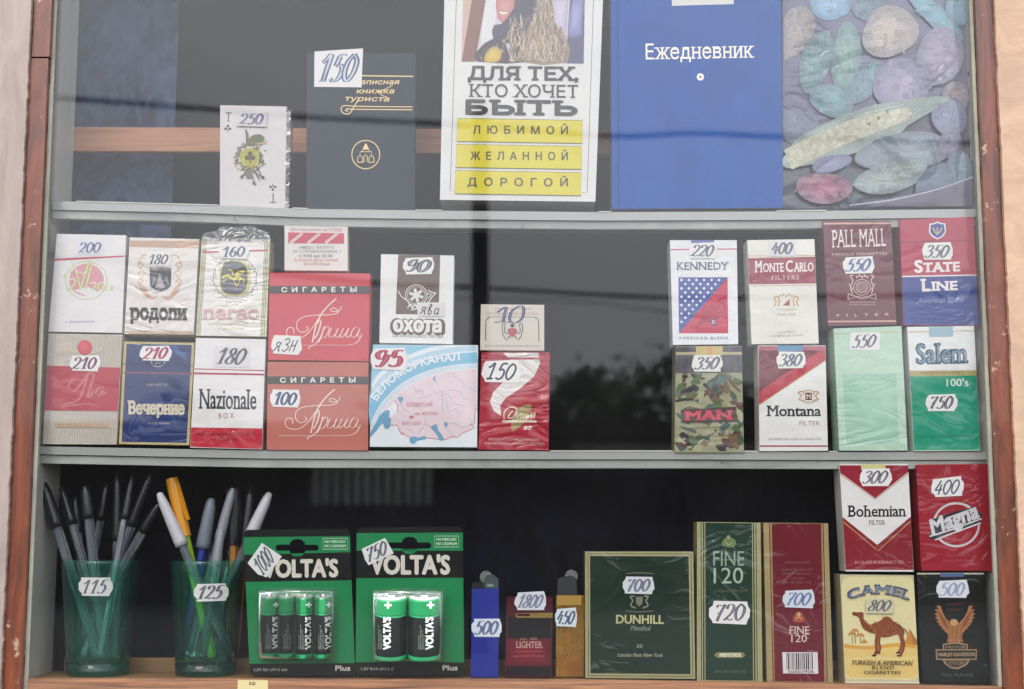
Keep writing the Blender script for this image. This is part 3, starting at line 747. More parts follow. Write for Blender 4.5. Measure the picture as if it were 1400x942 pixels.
for pts in ([(300, 330), (250, 325), (220, 370), (255, 390), (300, 340), (330, 300), (290, 420), (255, 450), (190, 465)], [(330, 300), (345, 290), (365, 300), (335, 400), (330, 425), (350, 415), (360, 385)],
            [(420, 370), (390, 375), (375, 405), (395, 415), (415, 385), (410, 410), (438, 395)], [(180, 478), (330, 462), (400, 480)]):
    l.stroke(pts, 14, '#CC6E6C', nib=.5)
l.text('СИГАРЕТЫ С ФИЛЬТРОМ', 165, 587, 430, 589, 11, '#A98B74')
t.tag((228, 188, 402, 280), '210', '#4A2A52', fill='#B05878', rot=.02)
# 5 blue pack
t = pack('dark blue pack with a thin gold border and pale lettering, price 210 in red', 'E', [(533, 110), (930, 118), (900, 695), (505, 688)], '#C2AF7C')
p = t.part('panel', 'film'); p.poly([(548, 124), (915, 130), (886, 682), (520, 676)], '#1E3268')
p = t.part('wave_pattern', 'film')
p.fan([(555, 420), (650, 380), (800, 420), (880, 440), (880, 640), (700, 670), (540, 660)], '#2A3F7A', '#1E3268')
for k in range(5): p.stroke([(550 + k * 10, 640 - k * 12), (560 + k * 24, 560 - k * 14), (660 + k * 10, 440 + k * 24), (800, 430 + k * 32), (870 - k * 14, 520 + k * 26)], 10, '#3D5490' if k % 2 else '#1D2F62', taper=True)
for k in range(4): p.stroke([(790 + k * 12, 130), (830 + k * 8, 175), (888, 215 - k * 14)], 9, '#4A63A0', taper=True)
p = band(t, 'tear_strip', 281, 288, 289, 297, '#8A4A60', d=6); 
l = t.part('lettering', 'film'); l.text('Вечерние', 557, 517, 872, 520, 68, '#DACDB6', bold=.05, serif=True)
l.text('СИГАРЕТЫ', 660, 361, 778, 361, 13, '#B9B4A8'); l.text('БОЛГАРИЯ', 668, 578, 788, 578, 13, '#B9B4A8')
l.ell(725, 215, 40, 38, '#C8BFA8', ring=4); l.text('БТ', 712, 243, 742, 243, 14, '#C8BFA8')
t.tag((624, 132, 802, 222), '210', '#A02A58', fill='#C85A80')
band(t, 'lid_seam', 236, 243, 239, 246, '#141E44', d=1)
# 6 Nazionale
t = pack('white pack with a red foot and tall black serif lettering, priced 180', 'E', [(938, 90), (1332, 98), (1310, 718), (905, 708)], '#ECE8E5')
p = band(t, 'band', 594, 600, 705, 716, '#C42B3A', d=1)
p = band(t, 'tear_strip', 262, 272, 268, 278, '#B8405A', d=2); p = band(t, 'tear_strip', 284, 292, 296, 302, '#B02A48', d=2)
l = t.part('lettering', 'film'); l.text('Nazionale', 955, 488, 1277, 492, 110, '#20222C', serif=True, bold=.012)
l.text('BOX', 1066, 544, 1154, 544, 30, '#C24A5A', space=1.5)
l.text('импортировано в СССР ВАО', 940, 638, 1268, 640, 15, '#4A1A28'); l.text('«Продинторг»', 1035, 668, 1180, 669, 15, '#4A1A28')
t.tag((1036, 130, 1246, 258), '180', '#2F333C', fill='#8A8C96', shape='square', paper='#E4E0E0')
# 7 matchbox
GM = 'matchboxes on top of packs'
t = pack('small matchbox printed with pink slanted bars, standing on the red pack', 'F', [(130, 80), (517, 88), (517, 360), (130, 357)], '#E4DED6', 'card', Y=.016, depth=.014, name='matchbox', cat='matchbox', group=GM)
p = t.part('band', 'card'); p.poly([(152, 124), (495, 130), (495, 194), (152, 192)], '#CC4C60')
for k in range(3): x = 240 + k * 108; p.stroke([(x, 130), (x - 75, 190)], 16, '#E4DED6', sm=0); p.stroke([(x, 130), (x - 75, 190)], 3, '#CC4C60', sm=0)
l = t.part('lettering', 'card'); l.text('Обследование на СПИД', 163, 114, 482, 118, 18, '#C8485A')
l.text('248023 г. КАЛУГА', 217, 224, 430, 226, 17, '#4A4648'); l.text('ул. СТЕПАНА РАЗИНА, 1', 182, 248, 474, 251, 17, '#4A4648')
l.text('с 8.00 до 20.00', 220, 276, 425, 277, 17, '#4A4648'); l.text('В ЛЮБОЙ ДЕНЬ, КРОМЕ', 192, 302, 460, 303, 15, '#C8485A'); l.text('ВОСКРЕСЕНЬЯ', 250, 326, 408, 327, 15, '#C8485A')
# 8, 9 the two script packs
def script_pack(label, quad, c, dx, dy, ccol):
    t = pack(label, 'F', quad, c, 'card', depth=.023, off=(0, 0)); o = (dx, dy)
    q = lambda x, y: (x + o[0], y + o[1])
    TL, TR, BR, BL = quad
    band(t, 'band', 452 + dy, 454 + dy, 500 + dy, 502 + dy, '#4A4644', d=1)
    l = t.part('lettering', 'card'); l.text('СИГАРЕТЫ', *q(112, 490), *q(572, 488), 28, '#EDE6DC', bold=.05, space=1.9)
    W1 = '#F0D9CC'
    for pts, w_ in (([(448, 530), (400, 572), (355, 628), (325, 690), (300, 800)], 9), ([(480, 578), (462, 606), (420, 608), (415, 592), (440, 590), (462, 612), (425, 628), (330, 632), (250, 642), (210, 670), (208, 715), (240, 738), (275, 718), (262, 700)], 5),
                    ([(188, 745), (183, 712), (152, 712), (143, 748), (170, 772), (230, 772), (285, 730), (338, 655)], 5), ([(325, 690), (345, 660), (352, 680), (335, 740), (315, 775)], 9),
                    ([(285, 840), (278, 828), (310, 815), (345, 775), (375, 700)], 5), ([(375, 700), (352, 772), (335, 800)], 8), ([(372, 716), (398, 700), (402, 728), (378, 768), (352, 772)], 6),
                    ([(418, 710), (402, 755), (412, 770), (440, 752), (458, 712)], 6), ([(458, 712), (442, 758), (452, 770), (475, 752)], 7), ([(492, 712), (472, 758), (480, 770), (505, 745), (524, 712)], 6), ([(524, 712), (508, 755), (516, 770), (538, 752)], 7),
                    ([(590, 712), (562, 708), (540, 742), (546, 768), (570, 758), (592, 715)], 6), ([(592, 715), (578, 756), (590, 768), (604, 755), (592, 745)], 6), ([(600, 760), (575, 798), (525, 815), (400, 816), (100, 816)], 6)):
        l.stroke([q(*z) for z in pts], w_, W1, nib=.4 if w_ > 5 else None)
    return t
t = script_pack('bright red square pack with white flourished script, under the bar printed matchbox', [(38, 371), (655, 376), (645, 915), (30, 906)], '#D24E58', 0, 0, 0)
t.tag((48, 758, 236, 872), 'язн', '#57545E', style='thin', letters=True, rot=.06, w=16)
CROPS['F2'] = (360, 290, 4.486)
t = script_pack('faded brownish red square pack with white flourished script, price 100, standing on the shelf', [(27, 918), (644, 921), (642, 1462), (20, 1458)], '#C26E60', -8, 555, 0)
t.tag((42, 1090, 228, 1198), '100', '#333C62', fill='#6A74A0', rot=.03)
# 10 hunting horn pack
t = pack('white pack with a brown panel, hunting horn and outlined lettering, price 90', 'F', [(722, 258), (1170, 266), (1160, 808), (712, 800)], '#ECEAE6', 'card', Y=.015)
p = t.part('panel', 'card'); p.poly([(828, 261), (1085, 265), (1075, 628), (812, 626)], '#6A5850')
e = t.part('emblem', 'card'); e.ell(938, 510, 66, 64, '#E8E2DC', ring=5); e.ell(938, 510, 54, 52, '#E8E2DC', ring=3)
for k in range(6): e.stroke([(938, 510), (938 + 44 * math.cos(k * 1.05 + .3), 510 + 42 * math.sin(k * 1.05 + .3))], 22, '#E8E2DC', taper=True)
e.stroke([(828, 485), (850, 520), (885, 545), (900, 575)], 6, '#E8E2DC'); e.stroke([(1010, 480), (1040, 495), (1058, 497), (1035, 520), (1018, 545), (1000, 560)], 6, '#E8E2DC'); e.stroke([(1000, 500), (1030, 505), (1010, 530)], 5, '#E8E2DC')
e.stroke([(885, 590), (900, 565), (915, 590), (930, 565), (940, 590), (905, 600)], 7, '#E8E2DC')
l = t.part('lettering', 'card'); l.text('охота', 790, 738, 1102, 742, 74, '#5E4E48', bold=.12, xh=True); l.text('охота', 800, 730, 1088, 734, 66, '#EDEAE4', bold=.06, xh=True)
l.text('охота', 806, 727, 1082, 730, 58, '#6A5850', bold=-.012, xh=True); l.text('охота', 803, 728, 1085, 731, 60, '#EDEAE4', bold=.02, xh=True)
l.text('СИГАРЕТЫ КЛАСС ТРЕТИЙ', 793, 766, 1100, 773, 17, '#5E5654')
t.tag((858, 278, 1048, 382), '90', '#3E4048', fill='#A0A2AA', w=22)
t.tag((944, 552, 1112, 640), 'ява', '#4A4650', style='thin', shape='square', paper='#DFDCD8', w=16)
# 11 canal map pack
t = pack('wide white and sky blue pack with a map and arched lettering, price 95', 'Z', [(60, 38), (932, 42), (925, 890), (33, 885)], '#EAEEF0', 'card', Y=.0125, depth=.026, bevel=.0009)
B1 = '#84C0DC'
def arc(off, n=14):
    base = [(33, 712), (110, 560), (210, 440), (330, 345), (460, 280), (600, 235), (760, 208), (930, 195)]
    out = []
    for i, (x, y) in enumerate(base):
        a, b = base[max(0, i - 1)], base[min(len(base) - 1, i + 1)]; dx, dy = b[0] - a[0], b[1] - a[1]; d = math.hypot(dx, dy)
        out.append((max(33, min(931, x + dy / d * off)), max(42, y - dx / d * off)))
    return smooth(out, 5)
sk = t.part('sky_band', 'card'); a1 = arc(190); sk.poly([(60, 42), (660, 42)] + [q for q in reversed(arc(185)) if q[0] < 640] , '#98CCE4')
sk.poly(arc(95) + list(reversed(arc(5))) , B1); sk.poly(arc(150) + list(reversed(arc(108))), '#BCD8E8')
for o in (-8, -20, -32): sk.stroke(arc(o), 3.2, '#8FBEDA', sm=0)
mp = t.part('map', 'card')
mp.poly(arc(-44) + [(928, 260), (925, 570), (905, 600), (905, 690), (860, 705), (895, 735), (800, 775), (765, 808), (650, 822), (500, 810), (370, 808), (290, 775), (270, 715), (205, 705), (190, 640), (270, 600), (250, 510), (180, 560)][0:], '#EBD6DA')
for q in ([(240, 500), (265, 540), (262, 590), (275, 600)], [(205, 708), (262, 710), (285, 760), (370, 806), (500, 812), (650, 826), (720, 800), (762, 808), (800, 775), (898, 730), (872, 705), (905, 690), (905, 600), (925, 570)], [(290, 768), (300, 785), (320, 770)]): mp.stroke(q, 5, '#CC5A6C')
for q in ([(520, 350), (540, 400), (590, 440), (630, 430), (640, 600)], [(630, 430), (680, 415), (780, 425), (810, 480), (850, 492)], [(640, 440), (700, 470), (730, 520), (830, 550)], [(670, 480), (690, 590), (740, 570), (780, 600)], [(400, 390), (420, 430), (460, 410), (475, 460)],
          [(720, 275), (750, 310), (800, 345), (830, 385), (910, 415)], [(690, 685), (760, 700), (800, 730), (860, 705), (905, 660)], [(665, 730), (720, 780), (740, 800)], [(500, 645), (490, 700), (430, 775)], [(330, 730), (370, 745), (400, 775)], [(430, 490), (500, 470), (550, 450)], [(290, 510), (320, 575), (370, 600)], [(500, 700), (550, 725)]): mp.stroke(q, 3, '#8FA9BC')
for q in ([(540, 720), (590, 700), (598, 740), (640, 800), (645, 832), (612, 830), (595, 790), (560, 750)], [(365, 815), (400, 800), (440, 810), (490, 795), (500, 820), (430, 835), (400, 862), (370, 850)], [(650, 685), (678, 685), (680, 710), (662, 722)], [(560, 315), (580, 300), (575, 330), (592, 350), (565, 335)],
          [(120, 620), (180, 580), (200, 600), (190, 640), (210, 650), (200, 720), (160, 735), (140, 690), (90, 750), (40, 800), (42, 760), (90, 680)], [(265, 480), (300, 470), (310, 490), (290, 520)]): mp.poly(q, '#6FA6C4', sm=3)
l = t.part('lettering', 'card'); l.text('БЕЛОМОРКАНАЛ', 0, 0, 0, 0, 58, '#EEF2F4', bold=.055, path=[(92, 505), (150, 425), (250, 330), (370, 255), (500, 205), (640, 178), (780, 165)])
l.text('БЕЛОМОРСКИЙ', 340, 552, 552, 552, 34, '#CF8792', narrow=1); l.text('им. МОСКВЫ', 410, 622, 600, 622, 26, '#CF8792'); l.text('ВОЛГО-ДОН', 305, 705, 460, 703, 26, '#CF8792')
l.stroke([(365, 630), (400, 650)], 5, '#CC5A6C', sm=0); l.stroke([(390, 618), (372, 655)], 5, '#CC5A6C', sm=0); l.stroke([(362, 640), (402, 634)], 5, '#CC5A6C', sm=0)
t.tag((38, 62, 352, 248), '95', '#A02848', fill='#C85A72', paper='#EFE8E6', w=40)
# 12 matchbox 10
t = pack('cream matchbox with two hands round a small red heart, 10 written across it in ink', 'H', [(66, 98), (392, 101), (392, 337), (62, 334)], '#D6CEC0', 'card', Y=.0165, depth=.014, name='matchbox', cat='matchbox', group=GM)
l = t.part('lettering', 'card'); l.text('ВНИМАНИЕ! АКЦИЯ', 138, 126, 325, 127, 11, '#C07078'); l.text('ПО ПРЕДУПРЕЖДЕНИЮ СПИДа', 94, 150, 365, 153, 11, '#C07078')
l.text('БЛАГОТВОРИТЕЛЬНЫЙ ФОНД И ТРЕСТ', 85, 316, 375, 318, 8, '#3E3A38'); l.text('МОСКВА ТЕЛЕФОН ОТКРЫТ', 100, 166, 345, 168, 7, '#3E3A38')
e = t.part('emblem', 'card'); e.stroke([(110, 168), (92, 185), (90, 285)], 4, '#3E3A38'); e.stroke([(340, 168), (362, 182), (364, 290)], 4, '#3E3A38')
for sx in (-1, 1): e.stroke([(228 + sx * 28, 285), (228 + sx * 48, 255), (228 + sx * 52, 205), (228 + sx * 38, 200), (228 + sx * 40, 240), (228 + sx * 24, 250)], 4, '#3E3A38')
e.ell(228, 208, 10, 9, '#3E3A38'); e.poly([(205, 228), (228, 220), (252, 228), (248, 250), (228, 268), (208, 250)], '#B8565E', sm=3); e.stroke([(214, 262), (205, 275)], 6, '#3E3A38'); e.stroke([(242, 262), (250, 275)], 6, '#3E3A38')
n_ = t.part('numerals', 'ink')
for pts in ([(135, 192), (175, 188), (215, 192)], [(150, 140), (195, 112), (188, 150), (180, 190)], [(262, 108), (225, 135), (215, 180), (245, 195), (280, 165), (285, 115), (262, 108)]):
    n_.stroke(pts, 16, '#4A4A70', nib=0); n_.stroke(pts, 6, '#8486A4', nib=0, taper=True)
# 13 red smoke-ribbon pack
t = pack('red pack with a white ribbon of smoke, price 150, under the cream matchbox', 'H', [(69, 346), (420, 346), (415, 850), (53, 846)], '#B02436', 'soft', Y=.0125)
p = t.part('ribbon', 'soft'); p.poly([(180, 348), (362, 348), (372, 400), (340, 470), (270, 530), (195, 580), (165, 620), (170, 672), (135, 650), (112, 600), (130, 550), (180, 500), (220, 440), (225, 390)], '#E6DDD8')
band(t, 'tear_strip', 373, 371, 384, 382, '#A83444')
e = t.part('emblem', 'soft'); e.poly([(225, 700), (250, 640), (320, 610), (322, 650), (300, 700), (228, 752)], '#A89060', sm=2)
e.poly([(175, 695), (352, 697), (352, 708), (175, 706)], '#DCD2BC')
l = t.part('lettering', 'soft')
for pts in ([(185, 690), (188, 650), (220, 628), (250, 640), (235, 680), (205, 680), (230, 645)], [(255, 660), (250, 685), (275, 660), (268, 690)], [(285, 658), (280, 685), (300, 660), (298, 690)], [(310, 662), (308, 686), (330, 655), (322, 688), (345, 655), (338, 688)]): l.stroke(pts, 6, '#E4D6B8')
l.text('80', 284, 744, 322, 744, 20, '#EFE6DA', bold=.03, shear=.25); l.text('МИНЗДРАВ СССР ПРЕДУПРЕЖДАЕТ:', 105, 800, 370, 803, 13, '#E8C8C4'); l.text('КУРЕНИЕ ОПАСНО ДЛЯ ВАШЕГО ЗДОРОВЬЯ', 85, 820, 392, 823, 12, '#E8C8C4')
t.tag((72, 385, 272, 502), '150', '#3E4150', fill='#8E909C', style='thin', w=24)
# 14 star and stripe style pack
t = pack('white pack with a blue dotted and red square cut diagonally, price 220', 'I', [(79, 190), (532, 190), (542, 895), (99, 900)], '#ECECEC')
p = t.part('tear_strip', 'film'); p.stroke([(82, 254), (530, 250)], 8, '#CC5064', sm=0)
p = t.part('tax_stamp', 'paper'); p.poly([(222, 190), (378, 190), (382, 225), (222, 225)], '#7C80B4')
p = t.part('panel', 'film'); p.poly([(136, 442), (470, 442), (140, 822)], '#4A5AA0'); p.poly([(470, 442), (474, 822), (140, 822)], '#C83A54')
for r in range(12):
    for k in range(7):
        x = 157 + k * 51 + (26 if r % 2 else 0); y = 460 + r * 28.5
        if x - 136 < (822 - y) * .86 - 22: p.ell(x, y, 9, 9, '#E8ECF6', n=8)
for k in range(5): p.stroke([(230 + k * 20, 790 - k * 14), (320, 740 - k * 18), (460, 690 - k * 30)], 7, '#B02C48', taper=True)
l = t.part('lettering', 'film'); l.text('KENNEDY', 122, 390, 478, 390, 50, '#4A4E6E', serif=True, bold=-.006); l.text('AMERICAN BLEND', 138, 862, 472, 862, 17, '#6A6E88', space=1.4)
l.text('K', 358, 764, 396, 764, 38, '#3A4A98', bold=.05, serif=True); l.text('K', 364, 760, 390, 760, 30, '#E8E8F0', bold=.0)
t.tag((206, 208, 400, 318), '220', '#3C3E54', shape='notch')
# 15 Monte Carlo
t = pack('cream pack with a maroon band near its top and a small gold crest, price 400', 'I', [(603, 190), (1058, 183), (1088, 890), (633, 895)], '#ECE9DE', 'film')
band(t, 'band', 312, 303, 490, 484, '#9C3A4C', d=1); band(t, 'gold_line', 294, 290, 301, 297, '#D8B89A'); band(t, 'gold_line', 497, 492, 503, 499, '#D8B89A')
l = t.part('lettering', 'film'); l.text('ONTE', 712, 406, 850, 403, 58, '#F2E8E6', serif=True, bold=.02); l.text('ARLO', 918, 402, 1052, 400, 58, '#F2E8E6', serif=True, bold=.02); l.text('M', 655, 408, 706, 407, 75, '#F2E8E6', serif=True, bold=.02); l.text('C', 866, 404, 910, 404, 75, '#F2E8E6', serif=True, bold=.02)
l.text('FILTERS', 765, 458, 955, 456, 28, '#E8CCC8', serif=True, space=1.2); l.text('KING SIZE', 808, 702, 930, 700, 14, '#A49C90'); l.text('FULL RICH', 808, 822, 930, 820, 14, '#A49C90'); l.text('AMERICAN TASTE', 772, 846, 980, 842, 14, '#A49C90')
e = t.part('emblem', 'film')
for sx in (-1, 1):
    e.stroke([(868 + sx * 85, 640), (868 + sx * 70, 610), (868 + sx * 82, 585), (868 + sx * 60, 570), (868 + sx * 48, 600), (868 + sx * 55, 640)], 8, '#D2A878')
for k in range(5): e.ell(828 + k * 20, 566 - 8 * (k % 2), 7, 8, '#D2A878', n=8)
e.poly([(890, 590), (890, 632), (845, 632)], '#B84A50'); e.stroke([(800, 655), (868, 662), (940, 655)], 3, '#D2A878')
t.tag((748, 192, 932, 300), '400', '#4A4C56', shape='square', paper='#E6E4E2')
# 16 Pall Mall
t = pack('dark maroon pack with tall narrow white capitals and coat of arms, price 550', 'J', [(73, 106), (522, 109), (560, 790), (106, 800)], '#6C2535')
band(t, 'gold_line', 118, 116, 130, 127, '#D8A894'); band(t, 'gold_line', 766, 762, 776, 772, '#D8A894')
l = t.part('lettering', 'film'); l.text('PALL MALL', 132, 282, 490, 272, 115, '#F0E2DC', serif=True, bold=-.004); l.text('FAMOUS CIGARETTES', 136, 336, 496, 330, 17, '#D8B8B2', bold=.01)
l.stroke([(120, 306), (505, 303)], 3, '#561C2A', sm=0); l.text('FILTER', 165, 740, 510, 732, 18, '#E0C4BC', space=2.6, bold=.02); l.text('WHEREVER PARTICULAR', 246, 648, 418, 648, 9, '#D8B4B0'); l.text('PEOPLE CONGREGATE', 246, 664, 418, 664, 9, '#D8B4B0')
e = t.part('emblem', 'film'); A_ = '#D9B6B2'; e.ell(330, 545, 55, 52, A_, ring=5); e.ell(330, 545, 38, 36, A_, ring=4)
for sx in (-1, 1):
    e.stroke([(330 + sx * 62, 590), (330 + sx * 75, 540), (330 + sx * 60, 500), (330 + sx * 78, 470), (330 + sx * 58, 466)], 7, A_); e.stroke([(330 + sx * 60, 560), (330 + sx * 88, 520)], 5, A_)
    e.stroke([(330 + sx * 92, 625), (330 + sx * 88, 590), (330 + sx * 60, 600), (330, 612)], 6, A_); e.stroke([(330 + sx * 92, 625), (330 + sx * 50, 612), (330, 622)], 4, A_)
for k in range(9): e.stroke([(300 + k * 8, 515), (300 + k * 7, 580)], 2.2, A_, sm=0)
for k in range(5): e.ell(296 + k * 17, 478 - (k % 2) * 8, 7, 9, A_, n=8)
t.tag((204, 342, 410, 455), '550', '#3A4E84', fill='#8A9CC4')
# 17 State Line
t = pack('pack half crimson and half royal blue with a small shield, price 350', 'J', [(580, 98), (1068, 79), (1106, 795), (605, 795)], '#B42C46')
band(t, 'band', 474, 464, 793, 793, '#2A3F8A', d=1, label='blue lower half of the pack'); band(t, 'white_line', 469, 460, 478, 468, '#EDE4E4', d=1)
l = t.part('lettering', 'film'); l.text('TATE', 738, 443, 976, 436, 58, '#F0E6E2', serif=True, bold=.05); l.text('S', 682, 446, 730, 444, 76, '#F0E6E2', bold=.05, serif=True)
l.text('INE', 790, 566, 960, 560, 56, '#F0E6E2', serif=True, bold=.05); l.text('L', 722, 569, 780, 567, 76, '#F0E6E2', bold=.05, serif=True); l.text('American Blend', 690, 652, 998, 640, 32, '#8E9CC4', shear=.35, serif=True)
e = t.part('emblem', 'film'); sh_ = [(775, 125), (800, 122), (828, 110), (858, 122), (880, 122), (886, 180), (862, 212), (830, 230), (798, 214), (772, 185)]
e.poly(sh_, '#EDE6E6'); e.poly([(830 + (x - 830) * .84, 170 + (y - 170) * .84) for x, y in sh_], '#3A4A92')
e.stroke([(800, 150), (812, 178), (828, 190), (846, 176), (858, 150)], 9, '#C9B878'); e.stroke([(828, 150), (828, 200)], 9, '#C9B878')
t.tag((726, 250, 930, 366), '350', '#3A3C48', fill='#A0A2AE')
band(t, 'lid_seam', 243, 236, 246, 239, '#7A1A2E', d=1)
# 18 camouflage pack
t = pack('camouflage patterned pack with pink block lettering, price 350', 'm', [(52, 48), (582, 48), (602, 905), (42, 905)], '#A09E7C')
c_ = t.part('camouflage', 'film'); rc = random.Random(11)
cols = ['#45604E', '#6A4A42', '#3E363C', '#B0B08A', '#4E6A66', '#77604A', '#A8A886', '#5A6E48']
t.cyc = t.lift
for k in range(95):
    x, y = rc.uniform(70, 575), rc.uniform(280, 885); a_ = rc.uniform(0, 3.14); L_ = rc.uniform(30, 75); w_ = rc.uniform(14, 34); ph_ = rc.uniform(0, 6)
    q = []
    for i in range(18):
        u = 2 * math.pi * i / 18; r_ = 1 + .28 * math.sin(2 * u + ph_) + .22 * math.sin(3 * u + ph_ * 2.3); dx, dy = L_ * r_ * math.cos(u), w_ * r_ * math.sin(u)
        xx, yy = x + dx * math.cos(a_) - dy * math.sin(a_), y + dx * math.sin(a_) + dy * math.cos(a_)
        yy = max(268, min(896, yy)); q.append((max(54 - (yy - 48) * .012, min(584 + (yy - 48) * .02, xx)), yy))
    c_.poly(q, cols[k % 8])
t.cyc = None; t.lift += 2e-4
b_ = t.part('band', 'film'); b_.poly([(50, 52), (585, 52), (590, 262), (48, 265)], '#57525A'); b_.poly([(52, 96), (585, 96), (585, 118), (52, 118)], '#B9AC86')
for k in range(9): b_.stroke([(80 + k * 60, 130), (66 + k * 62, 255)], 16, '#474450', taper=True)
s_ = t.part('tax_stamp', 'paper'); s_.poly([(215, 50), (430, 50), (430, 122), (215, 122)], '#D0BE84'); s_.rect(300, 56, 345, 118, '#DCA66A')
p = t.part('panel', 'film'); p.poly([(92, 562), (540, 536), (545, 660), (95, 668)], '#5C4A48'); l = t.part('lettering', 'film'); l.text('MAN', 125, 642, 508, 634, 66, '#DC5468', serif=True, bold=.06)
l.text('NO 1 TO 20', 215, 752, 420, 750, 30, '#B09C78'); l.stroke([(185, 712), (460, 705), (480, 735), (455, 768), (190, 770)], 4, '#8C6A48', closed=True)
t.tag((180, 118, 432, 254), '350', '#34363C', fill='#A4A4A4')
# 19 Montana
t = pack('white pack with a dark red diagonal corner and black serif lettering, price 380', 'K', [(643, 152), (1075, 152), (1092, 830), (652, 832)], '#ECEAE4')
p = t.part('corner_panel', 'film'); p.poly([(646, 184), (1074, 184), (1076, 248), (648, 536)], '#C03A4A'); p.poly([(646, 184), (1050, 184), (1000, 210), (648, 450)], '#7A2A3A')
p.stroke([(650, 534), (1075, 250)], 6, '#C9A96A', sm=0); band(t, 'gold_line', 156, 156, 184, 184, '#B0606A')
s_ = t.part('tax_stamp', 'paper'); s_.poly([(768, 152), (932, 152), (932, 188), (768, 190)], '#6E9CC0')
l = t.part('lettering', 'film'); l.text('Montana', 698, 606, 1046, 606, 66, '#22232A', serif=True, bold=.025); l.text('FILTER', 908, 668, 1040, 668, 30, '#A88A78'); l.text('20 AMERICAN CLASS A CIGARETTES', 708, 762, 1048, 762, 15, '#8A8680')
band(t, 'red_line', 795, 795, 804, 804, '#A83448')
e = t.part('emblem', 'film'); e.rect(946, 456, 988, 504, '#6A2A30'); e.text('M', 952, 494, 982, 494, 26, '#E8D8C8', serif=True, bold=.03)
for sx in (-1, 1): e.stroke([(967 + sx * 28, 505), (967 + sx * 60, 500), (967 + sx * 45, 475), (967 + sx * 66, 455), (967 + sx * 38, 448), (967 + sx * 30, 470)], 8, '#C9A070')
e.stroke([(935, 450), (967, 440), (1000, 450)], 6, '#C9A070'); e.stroke([(930, 512), (967, 520), (1004, 512)], 6, '#C9A070')
t.tag((758, 192, 948, 300), '380', '#44505E', fill='#8A98A8')
# 20 green blank pack
t = pack('pale mint green pack in wrinkled film turned to its plain back, price 550', 'L', [(88, 86), (504, 71), (542, 834), (123, 835)], '#BFDCC4', 'soft')
p = t.part('panel', 'soft'); p.poly([(142, 366), (470, 358), (492, 790), (168, 796)], '#A8D0B8'); band(t, 'tear_strip', 116, 102, 122, 108, '#C8BC88')
t.tag((186, 108, 370, 218), '550', '#433C50', fill='#A096AC', shape='square')
# 21 Salem
t = pack('tall pack white above and sea green below, outlined black letter title, price 750', 'L', [(540, 76), (950, 69), (990, 835), (581, 838)], '#ECECE8')
band(t, 'band', 380, 374, 834, 832, '#1F9A78', d=1, label='sea green lower two thirds of the pack'); band(t, 'gold_band', 344, 342, 380, 374, '#B5A66C', d=1); band(t, 'gold_line', 104, 96, 111, 102, '#C8B888')
s_ = t.part('tax_stamp', 'paper'); s_.poly([(672, 72), (820, 72), (822, 136), (674, 138)], '#A4C2CC')
l = t.part('lettering', 'film'); l.text('Salem', 598, 300, 910, 294, 118, '#2E5068', bold=.05, serif=True); l.text('Salem', 602, 297, 904, 292, 112, '#7E9AAC', bold=-.008)
l.text('MENTHOL FRESH', 628, 366, 885, 362, 14, '#7A6A3C', space=1.3); l.text("100's", 782, 440, 915, 438, 44, '#EAF2EA', bold=.01); l.text('FILTER CIGARETTES', 600, 756, 945, 752, 13, '#136A50', space=1.4, bold=.02)
t.tag((654, 488, 844, 592), '750', '#3A3040', fill='#9A94A0')
# 22 Bohemian
t = pack('white pack with red chevrons top and bottom and black serif name, price 300', 'U', [(92, 75), (578, 75), (618, 838), (136, 835)], '#ECE8E4')
p = t.part('chevron', 'film'); p.poly([(94, 84), (578, 84), (582, 130), (345, 318), (96, 136)], '#981E30'); p.stroke([(96, 145), (345, 325), (584, 140)], 7, '#C8A06A', sm=0)
band(t, 'white_line', 76, 76, 82, 82, '#ECE8E4')
p = t.part('chevron', 'film'); p.poly([(114, 450), (360, 648), (598, 446), (616, 826), (137, 824)], '#8C1626'); p.stroke([(120, 485), (365, 690), (596, 480)], 6, '#C8A06A', sm=0)
s_ = t.part('tax_stamp', 'paper'); s_.poly([(245, 77), (415, 77), (418, 108), (245, 110)], '#D6CC8E')
l = t.part('lettering', 'film'); l.text('Bohemian', 150, 448, 564, 445, 78, '#24222A', serif=True, bold=.02); l.text('FILTER', 300, 506, 418, 505, 32, '#4A4648', serif=True); l.text('20 CLASS A CIGARETTES', 196, 782, 545, 780, 20, '#D89A9C')
t.tag((234, 105, 460, 230), '300', '#2E2A3A', fill='#A09CAC')
# 23 Magna pack
t = pack('glossy red pack with a silver ring and slanted silver lettering, price 400 in pencil', 'U', [(636, 80), (1140, 73), (1190, 832), (673, 830)], '#9E1628')
band(t, 'lid_seam', 276, 272, 280, 276, '#5E0C1A', d=1)
e = t.part('emblem', 'film'); e.ell(920, 505, 160, 152, '#D2CCCC', ring=16, n=40)
S_ = '#D8D4D4'
e.poly([(722, 582), (760, 520), (740, 470), (850, 430), (1062, 372), (1066, 410), (1106, 430), (1092, 500), (960, 545), (900, 575), (880, 552), (800, 600), (740, 610)], '#2E3038')
e.stroke([(848, 462), (1060, 384)], 12, S_, sm=0); e.stroke([(730, 588), (900, 535), (1098, 462)], 11, S_, sm=0); e.stroke([(770, 612), (1092, 492)], 11, S_, sm=0)
l = t.part('lettering', 'film'); l.text('Magna', 752, 572, 1082, 452, 100, S_, bold=.05, shear=.15)
l.text('MADE IN THE USA', 850, 730, 1030, 728, 12, '#C4505C'); l.text('GENERAL FINE TOBACCO', 820, 768, 1060, 766, 14, '#C4505C')
t.tag((742, 168, 972, 308), '400', '#5A5E70', style='thin', rot=-.1, w=26)
